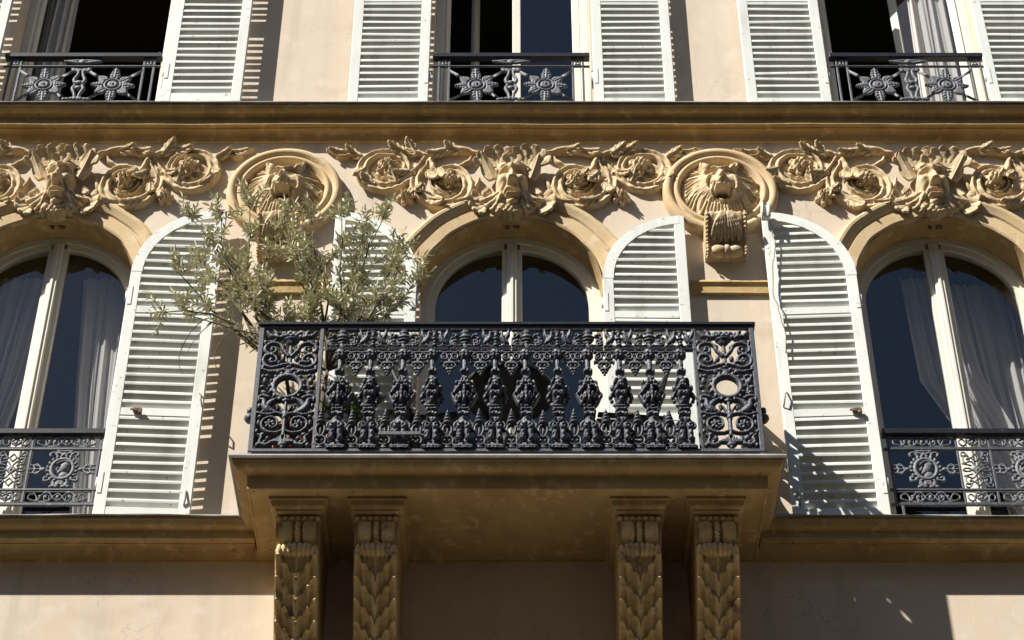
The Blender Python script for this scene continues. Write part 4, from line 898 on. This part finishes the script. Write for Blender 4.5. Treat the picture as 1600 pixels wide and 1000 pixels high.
def lower_guard(b, sg, label, seed):
    root = empty('window_guard', (b, -.085, 0)); tag(root, label, 'railing', 'guards of the arched windows')
    def bar(nm, x0, x1, z0, z1, y=.010, bev=.002): a, c_ = sorted((sg * x0, sg * x1)); g = MB(); g.box(a, c_, -y, y, z0, z1, bev); return g.build(nm, 'iron_black' if nm == 'handrail' else 'iron', root)
    E0, E1 = .585, -.585
    bar('handrail', E0, E1, .660, .700, .030, .004); bar('rail', E0, E1, .556, .570); bar('rail', E0, E1, .262, .276); bar('rail', E0, E1, .158, .172)
    xs = (.565, .545 - .40 + .0, -.045, -.445, -.565)
    xs = (.555, .150, -.045, -.45, -.565)
    for x in xs: bar('upright', x - .007, x + .007, .1725, .6595, .007)
    for x0, x1, bw, pm in ((.150, .555, GB4, GME), (-.045, .150, GB2, GSQ), (-.45, -.045, GB4, GME)):
        cx = (x0 + x1) / 2; k = ((x1 - x0) - .014) / (.40 if bw is GB4 else .19)
        obj('band_ornament', bw, 'iron_pale', root, (sg * cx, 0, .572), (0, 0, 0), (k, 1, 1)); obj('band_ornament', bw, 'iron_pale', root, (sg * cx, 0, .1745), (0, 0, 0), (k, 1, 1))
        obj('medallion' if pm is GME else 'tracery', pm, 'iron_pale', root, (sg * cx, 0, .279), (0, 0, 0), (k, 1, 1))
    for x in (.52, -.52): bar('foot', x - .008, x + .008, 0, .157, .008)
lower_guard(BAY[0], 1, 'black iron window guard with portrait medallion at the lower left window', 1)
lower_guard(BAY[2], -1, 'black iron window guard with portrait medallions at the lower right window', 2)
def snow_mesh():                               # rosette with eight leafy arms
    R = Relief(-.135, .135, -.17, .17, .0036, mir=True)
    R.stroke([(.046 * math.cos(a), .046 * math.sin(a)) for a in np.linspace(-math.pi / 2, math.pi / 2, 11)], .008, .014, per=0); R.blob(0, 0, .034, h=.012); R.flower(0, 0, .032, .014, 6, .006)
    def sprig(a, r0, r1, w_):
        d = np.array([math.cos(a), math.sin(a)]); q = np.array([-d[1], d[0]])
        for k in range(4):
            t = k / 3; p = d * (r0 + (r1 - r0) * t); ww = w_ * (1 - .45 * t) * (.8 if k == 0 else 1)
            for s_ in (-1, 1): c_ = p + q * s_ * ww * .6; R.blob(c_[0], c_[1], ww * .55, ww * .38, h=.012, rot=a + s_ * .8)
        R.stroke([tuple(d * r0), tuple(d * (r1 + .012))], .008, .014, per=0)
    sprig(0, .062, .108, .030); sprig(math.pi / 2, .064, .13, .034); sprig(-math.pi / 2, .064, .13, .034)
    sprig(R_(38), .066, .10, .034); sprig(R_(-38), .066, .10, .034)
    return R.mesh('guard_rosette', True)
def mid_mesh():
    R = Relief(-.13, .13, -.28, .02, .0036, mir=True)
    R.stroke([(.012, -.02), (.018, -.06), (.034, -.10), (.024, -.13)], [.010, .010, .012, .010], .014, per=3); R.plate(-.034, .034, -.150, -.142, .018); R.blob(0, -.125, .026, .018, h=.018).blob(.03, -.112, .010, h=.014)
    R.stroke([(.024, -.155), (.034, -.18), (.016, -.23), (.012, -.275)], [.010, .012, .010, .010], .014, per=3); R.blob(0, -.172, .026, .018, h=.018).blob(.036, -.178, .010, h=.014)
    for x, z in ((0, -.012), (.025, -.008), (.05, -.004), (.02, -.022), (.045, -.018)): R.blob(x, z, .018, .011, h=.014)
    for x, z in ((0, -.265), (.028, -.268), (.055, -.272), (.075, -.275)): R.blob(x, z, .018, .011, h=.014)
    return R.mesh('guard_baluster', True)
def crest_mesh():
    R = Relief(-.14, .14, -.04, .04, .0036, mir=True); R.blob(0, 0, .03, .026, h=.016)
    for k in range(6): R.blob(.03 + .018 * k, .013 - .002 * k, .017, .013 - .0012 * k, h=.012, rot=.5); R.blob(.03 + .016 * k, -.012 + .003 * k, .015, .009 - .0008 * k, h=.012, rot=-.4)
    return R.mesh('guard_crest', True)
SNO, MID, CRE = snow_mesh(), mid_mesh(), crest_mesh()
g = MB(); g.tube([(-.5, 0, 0), (-.1, 0, 0), (-.1, 0, 0), (.5, 0, 0)], [.010, .0105, .0105, .010], 8); DIA = g.mesh('diagonal_bar')
def upper_guard(b, label, dx=0):
    root = empty('window_guard', (b + dx, -.075, UF)); tag(root, label, 'railing', 'guards of the upper windows')
    def bar(nm, x0, x1, z0, z1, y=.010): g = MB(); g.box(x0, x1, -y, y, z0, z1, .003); return g.build(nm, 'iron_black' if nm == 'handrail' else 'iron', root)
    bar('handrail', -.548, .548, .527, .567, .028); bar('rail', -.548, .548, .446, .458); bar('rail', -.548, .548, .082, .094)
    for x in (-.50, -.43, .43, .50): bar('upright', x - .008, x + .008, .0945, .4455, .008); bar('upright', x - .008, x + .008, .4585, .5265, .008)
    for x in (-.50, .50): bar('foot', x - .009, x + .009, 0, .0815, .009)
    for sx in (-1, 1):
        obj('rosette', SNO, 'iron_pale', root, (sx * .238, -.004, .258), (0, R_(3 * sx), 0), (1.2, 1.1, 1.12))
        for ax, az in ((-1, 1), (1, 1), (-1, -1), (1, -1)):
            p0 = Vector((sx * .238 + ax * .085, 0, .258 + az * .068)); p1 = Vector((sx * .238 + ax * .190, 0, .258 + az * .152)); d = p1 - p0
            obj('diagonal_bar', DIA, 'iron_pale', root, (p0 + p1) / 2, (0, -math.atan2(d.z, d.x), 0), (d.length, 1, 1))
        g = MB(); g.box(sx * .465 - .026, sx * .465 + .026, -.004, .004, .4305, .504); 
        R = Relief(-.026, .026, 0, .072, .0036, mir=True); R.stroke([(0, .01), (.014, .03), (0, .05), (.016, .064)], .006, .008, per=3); R.blob(.016, .014, .008, h=.008).blob(.018, .045, .007, h=.008)
        obj('corner_ornament', R.mesh('corner_ornament', True), 'iron_pale', root, (sx * .465, 0, .4565))
        g = MB(); g.lathe([(.001, .0), (.009, .003), (.006, .010), (.010, .018), (.006, .028), (.001, .030)], 8, (sx * .525, 0, .567)); g.build('knob', 'iron', root)
    obj('centre_baluster', MID, 'iron_pale', root, (0, 0, .425), (0, 0, 0), (1.1, 1, 1.1)); obj('crest', CRE, 'iron_pale', root, (0, -.004, .494))
upper_guard(BAY[0], 'iron guard with rosettes and crossed bars at the upper left window'); upper_guard(BAY[1], 'iron guard with rosettes and crossed bars at the upper middle window', -.006); upper_guard(BAY[2], 'iron guard with rosettes and crossed bars at the upper right window', -.02)

# ------------------------------------------------------------------ curtains
def curtain(label, x_top, x_mid, x_bot, z0, z1, y, folds, seed, zt=.45):
    """x_* = (left, right) at top, tie height and foot"""
    rg = np.random.RandomState(seed); nx, nz = 90, 50; V = []
    ph = rg.uniform(0, 6.28, 4)
    for j in range(nz + 1):
        t = j / nz; z = z1 + (z0 - z1) * t
        L = np.interp(t, [0, zt, 1], [x_top[0], x_mid[0], x_bot[0]]); Rr = np.interp(t, [0, zt, 1], [x_top[1], x_mid[1], x_bot[1]])
        sm = math.sin(math.pi * t) * .03
        for i in range(nx + 1):
            u = i / nx; a = u * folds * 6.283
            amp = .022 * (.5 + .5 * t)
            V.append((L + (Rr - L) * u + .012 * math.sin(a * .5 + ph[0] + t * 2), y + amp * math.sin(a + ph[1] + 1.2 * math.sin(t * 3)) + amp * .5 * math.sin(a * 2.3 + ph[2] + t), z))
    n_ = nx + 1; g = MB(); g.add(V, [(j * n_ + i, j * n_ + i + 1, (j + 1) * n_ + i + 1, (j + 1) * n_ + i) for j in range(nz) for i in range(nx)], True)
    xc = (x_top[0] + x_top[1]) / 2; g.v = [(x - xc, yy - y, z - z0) for x, yy, z in g.v]
    o = g.build('curtain', 'curtain', None, True, loc=(xc, y, z0)); tag(o, label, 'curtain', 'sheer curtains'); return o
b0, b2 = BAY[0], BAY[2]
curtain('sheer curtain swept aside behind the left pane of the left arched window', (b0 - .52, b0 - .03), (b0 - .52, b0 - .10), (b0 - .52, b0 - .34), .04, 2.33, .40, 7, 1, .35)
curtain('narrow sheer curtain at the right side of the left arched window', (b0 + .14, b0 + .53), (b0 + .22, b0 + .53), (b0 + .36, b0 + .53), .04, 2.33, .40, 5, 2, .4)
curtain('sheer curtain looped across the middle of the right arched window', (b2 - .20, b2 + .10), (b2 - .17, b2 + .22), (b2 + .46, b2 + .70), .04, 2.33, .40, 5, 3, .38)
curtain('sheer curtain hanging behind the right pane of the right arched window', (b2 + .02, b2 + .58), (b2 + .10, b2 + .58), (b2 + .30, b2 + .60), .04, 2.33, .47, 8, 4, .4)
curtain('pale curtain behind the open right casement of the upper right window', (b2 + .18, b2 + .45), (b2 + .16, b2 + .45), (b2 + .14, b2 + .45), UF + .03, UF + 2.2, .36, 4, 5)
curtain('grey curtain inside the left side of the upper left window', (b0 - .50, b0 - .28), (b0 - .50, b0 - .28), (b0 - .50, b0 - .30), UF + .03, UF + 2.2, .44, 4, 6)

# ------------------------------------------------------------------ balcony furniture
def pot(x, y, r, h, label, band=True):
    g = MB(); g.lathe([(.001, .004), (r * .70, .004), (r * .72, .02), (r * .95, h * .82), (r * .95, h * .84), (r * 1.06, h * .85), (r * 1.06, h), (r * .96, h), (r * .92, h * .90), (r * .001, h * .90)], 28)
    o = g.build('flower_pot', 'terracotta', None, True, loc=(x, y, .010)); tag(o, label, 'plant pot', 'terracotta pots on the balcony')
    g = MB(); g.lathe([(r * .90, h * .905), (r * .5, h * .93), (.001, h * .94)], 20); g.build('soil', 'soil', o)
    return o
pot(-1.20, -.44, .20, .36, 'large terracotta pot holding the olive tree behind the left end panel')
pot(-.93, -.53, .14, .26, 'smaller terracotta pot with a leafy green plant beside the left end panel')
pot(-.62, -.52, .11, .20, 'small terracotta pot with a thin shrub behind the third baluster')
def bistro_table(x, y):
    root = empty('bistro_table', (x, y, .012)); tag(root, 'round black folding bistro table in the middle of the balcony', 'table')
    g = MB(); g.lathe([(.001, .700), (.262, .700), (.27, .692), (.275, .702), (.275, .722), (.268, .728), (.001, .728)], 48); g.build('tabletop', 'iron_dark', root)
    for sx in (-.10, .10):
        g = MB(); g.box(sx - .012, sx + .012, -.22, .22, .684, .6995, .003); g.build('batten', 'iron_dark', root)
    for sx, a, b_ in ((-.12, -.20, .20), (.12, -.20, .20), (-.095, .20, -.20), (.095, .20, -.20)):
        g = MB(); g.tube([(sx, a, .0), (sx, b_, .69)], .010, 6); g.build('leg', 'iron_dark', root)
    for yy, w_ in ((-.20, .12), (.20, .095)):
        g = MB(); g.tube([(-w_, yy, .01), (w_, yy, .01)], .009, 6); g.build('stretcher', 'iron_dark', root)
bistro_table(-.02, -.42)
def chair(x, y, rz, label):
    root = empty('folding_chair', (x, y, .012), rz); tag(root, label, 'chair', 'black folding chairs on the balcony')
    for k in range(7):
        g = MB(); xx = -.18 + .06 * k; g.box(xx - .021, xx + .021, -.19, .19, .440, .456, .004); g.build('seat_slat', 'iron_dark', root)
    for yy in (-.15, .15): g = MB(); g.box(-.20, .20, yy - .012, yy + .012, .424, .4395, .003); g.build('seat_rail', 'iron_dark', root)
    for sx in (-.215, .215):
        g = MB(); g.tube([(sx, -.20, 0), (sx, .10, .44), (sx, .25, .84)], .011, 6); g.build('leg', 'iron_dark', root)
        g = MB(); g.tube([(sx * .9, .22, 0), (sx * .9, -.16, .44)], .011, 6); g.build('leg', 'iron_dark', root)
    for z in (.62, .70, .78):
        yy = .10 + (z - .44) * .375; g = MB(); g.box(-.215, .215, yy - .008, yy + .006, z - .026, z + .026, .004); g.build('back_slat', 'iron_dark', root)
    return root
chair(-.44, -.36, R_(82), 'black folding chair left of the round balcony table')
chair(.66, -.36, R_(-84), 'black folding chair right of the round balcony table')

# ------------------------------------------------------------------ plants
def leaf_quad(g, p, d, up, L, W, bend=.12):
    d = d.normalized(); s_ = d.cross(up)
    if s_.length < .05: s_ = d.cross(Vector((1, 0, 0)))
    s_.normalize(); n_ = s_.cross(d)
    k = len(g.v); V = [p, p + d * L * .35 + s_ * W + n_ * L * bend * .3, p + d * L * .35 - s_ * W + n_ * L * bend * .3, p + d * L * .4 - n_ * W * .4 + n_ * L * bend * .3, p + d * L * .75 + s_ * W * .7, p + d * L * .75 - s_ * W * .7, p + d * L - n_ * L * bend]
    g.v += [tuple(q) for q in V]; F_ = [(0, 1, 3), (0, 3, 2), (1, 4, 3), (2, 3, 5), (4, 6, 3), (5, 3, 6)]
    g.f += [tuple(i + k for i in q) for q in F_]; g.sm += [False] * 6
def fast_mesh(g, name):
    me = bpy.data.meshes.new(name); me.from_pydata(g.v, [], g.f); me.update(); return me
def olive_tree():
    rg = random.Random(21); base = Vector((-1.20, -.44, .33))
    root = empty('olive_tree', base); tag(root, 'small olive tree with silvery leaves spreading above the balcony railing', 'tree')
    tr = MB(); tw = MB(); lv = MB()
    rv = lambda a: Vector((rg.uniform(-a, a), rg.uniform(-a, a), rg.uniform(-a, a)))
    fork = base + Vector((.03, -.02, .50)); tr.tube([base - Vector((0, 0, .06)), base + Vector((.015, .01, .2)), base + Vector((.0, -.01, .36)), fork], [.026, .022, .020, .018], 8)
    tr.tube([base + Vector((.05, .03, -.05)), base + Vector((.09, .02, .25)), base + Vector((.11, .0, .55))], [.018, .015, .013], 7)
    tr.tube([base + Vector((-.05, -.02, -.05)), base + Vector((-.08, -.03, .25)), base + Vector((-.13, -.02, .52))], [.015, .013, .011], 7)
    stems = [fork, base + Vector((.11, 0, .55)), base + Vector((-.13, -.02, .52))]
    # ends of the main boughs (x, y, z)
    tips = [(-1.98, -.60, 1.95), (-2.00, -.62, 1.48), (-2.05, -.66, 1.14), (-1.80, -.55, 1.98), (-1.70, -.50, 1.62), (-1.62, -.62, 2.02), (-1.42, -.45, 2.06), (-1.24, -.55, 1.98), (-1.30, -.6, 1.62), (-1.10, -.50, 1.72),
            (-.92, -.42, 1.98), (-.80, -.52, 2.02), (-.66, -.50, 1.72), (-.60, -.5, 1.50), (-.80, -.58, 1.30), (-1.0, -.62, 1.20), (-1.48, -.60, 1.36), (-1.20, -.56, 1.22), (-1.35, -.45, 1.25), (-1.90, -.45, 1.70), (-.95, -.45, 1.55), (-1.52, -.40, 1.80), (-.72, -.40, 1.84), (-1.05, -.60, 1.95)]
    up = Vector((0, 0, 1))
    def twig(p, d, L, r0, nl):
        pts = [p]; dd = d.normalized(); n_ = 4
        for i in range(n_): dd = (dd + rv(.28) + up * .10).normalized(); pts.append(pts[-1] + dd * L / n_)
        tw.tube(pts, [r0, r0 * .85, r0 * .7, r0 * .5, r0 * .35], 4, False)
        for i in range(nl):
            t = (i + .5) / nl * n_; k = min(int(t), n_ - 1); q = pts[k].lerp(pts[k + 1], t - k); ax = (pts[k + 1] - pts[k]).normalized()
            for s_ in (0, 1):
                o_ = ax.orthogonal(); o_.rotate(Matrix.Rotation(i * 1.57 + s_ * 3.14 + rg.uniform(-.5, .5), 3, ax))
                leaf_quad(lv, q, ax * rg.uniform(.5, 1.1) + o_ + rv(.25), (up + rv(.7)), rg.uniform(.036, .062), rg.uniform(.0058, .0090), rg.uniform(.02, .2))
        leaf_quad(lv, pts[-1], dd, up + rv(.6), .058, .0065)
    for i, tp_ in enumerate(tips):
        tp_ = Vector(tp_); st = min(stems, key=lambda q: (q - tp_).length + rg.uniform(0, .25)); n_ = 7; pts = []
        bow = rv(.10) + Vector((0, 0, -.10 if tp_.z > 1.4 else .05))
        for k in range(n_ + 1):
            t = k / n_; pts.append(st.lerp(tp_, t) + bow * math.sin(math.pi * t) + rv(.022) * (0 < k < n_))
        tw.tube(pts, [.009 * (1 - t / n_) + .0032 for t in range(n_ + 1)], 6, False)
        for k in range(2, n_ + 1):
            ax = (pts[k] - pts[k - 1]).normalized()
            for _ in range(1 if k < 4 else (2 if k < 6 else 4)):
                twig(pts[k] + rv(.02), ax * rg.uniform(.3, 1.0) + rv(.85) + up * .25, rg.uniform(.09, .18), .0030, rg.randint(6, 9))
        twig(tp_, (tp_ - st).normalized() + up * .4, .16, .003, 7)
    for a, b_, c_ in (((-1.33, -.46, .85), (-1.62, -.62, 1.04), (-1.93, -.70, 1.10)), ((-1.3, -.5, .86), (-1.50, -.66, .98), (-1.60, -.72, .95))): tw.tube([a, b_, c_], [.007, .005, .003], 5, False)
    # bare curling twigs hanging over the shutter
    for s0 in ((-1.82, -.62, 1.12), (-1.74, -.6, 1.16), (-1.62, -.72, .96)):
        p = Vector(s0); pts = [p]; a = rg.uniform(0, 6)
        for k in range(7): a += rg.uniform(.2, .7); p = p + Vector((.035 * math.cos(a), .01, -.035 + .025 * math.sin(a))); pts.append(p)
        tw.tube(pts, [.0028] * 6 + [.0018] * 2, 4, False)
    for g, nm, mm in ((tr, 'trunk', 'bark'), (tw, 'branches', 'twig'), (lv, 'crown', 'olive')):
        me = fast_mesh(g, nm)
        if nm != 'crown': me.polygons.foreach_set('use_smooth', [True] * len(me.polygons))
        o = obj(nm, me, mm, root); me.transform(Matrix.Translation(-base))
        if nm == 'crown': tag(o, kind='stuff')
olive_tree()
def leafy_plant(name, x, y, z, h, n_, spread, L, W, label, seed):
    rg = random.Random(seed); root = empty(name, (x, y, z)); tag(root, label, 'plant'); st, lv = MB(), MB()
    for i in range(n_):
        a = rg.uniform(0, 6.28); tipv = Vector((spread * math.cos(a) * rg.random(), spread * math.sin(a) * rg.random() * .7, h * rg.uniform(.55, 1))); mid = tipv * .5 + Vector((0, 0, h * .12))
        st.tube([(0, 0, 0), mid, tipv], [.005, .004, .002], 5, False)
        for k in range(7):
            t = .3 + .1 * k; q = (mid * 2 * t if t < .5 else mid.lerp(tipv, (t - .5) * 2)); aa = rg.uniform(0, 6.28)
            leaf_quad(lv, q, Vector((math.cos(aa), math.sin(aa), rg.uniform(.1, .9))), Vector((0, 0, 1)), L * rg.uniform(.7, 1.2), W * rg.uniform(.8, 1.2), .15)
    for g, nm, mm in ((st, 'stems', 'twig'), (lv, 'foliage', 'leaf')): obj(nm, fast_mesh(g, nm), mm, root)
leafy_plant('potted_plant', -.93, -.53, .25, .42, 9, .20, .075, .019, 'leafy green plant growing from the pot beside the left end panel', 31)
leafy_plant('potted_plant', -.62, -.52, .19, .34, 5, .15, .055, .012, 'sparse thin green shrub growing behind the third baluster', 32)

# ------------------------------------------------------------------ wire with bird-scarer on the right shutter
g = MB(); rg = random.Random(5); x0, z0 = BAY[2] - .605 - .535, 2.36
pts = []
for k in range(24):
    t = k / 23; pts.append((x0 + .012 + .02 * math.sin(t * 9) + rg.uniform(-.006, .006) + .06 * max(0, t - .8), -.150 - rg.uniform(0, .01), z0 - 1.12 * t))
wr = empty('dangling_wire', (x0, -.15, z0 - 1.12)); tag(wr, 'thin kinked wire dangling down the outer edge of the right shutter', 'wire')
g.v = []; g.tube([(a - x0, b_ + .15, c_ - z0 + 1.12) for a, b_, c_ in pts], .0042, 5); g.build('wire', 'wire', wr)
g = MB(); g.box(-.035, .02, -.05, 0, 1.10, 1.20, .006); g.tube([(-.03, -.06, 1.09), (-.03, -.06, 1.21)], .009, 6); g.tube([(.012, -.06, 1.09), (.012, -.06, 1.21)], .009, 6); g.build('wire_clamp', 'shutter', wr)
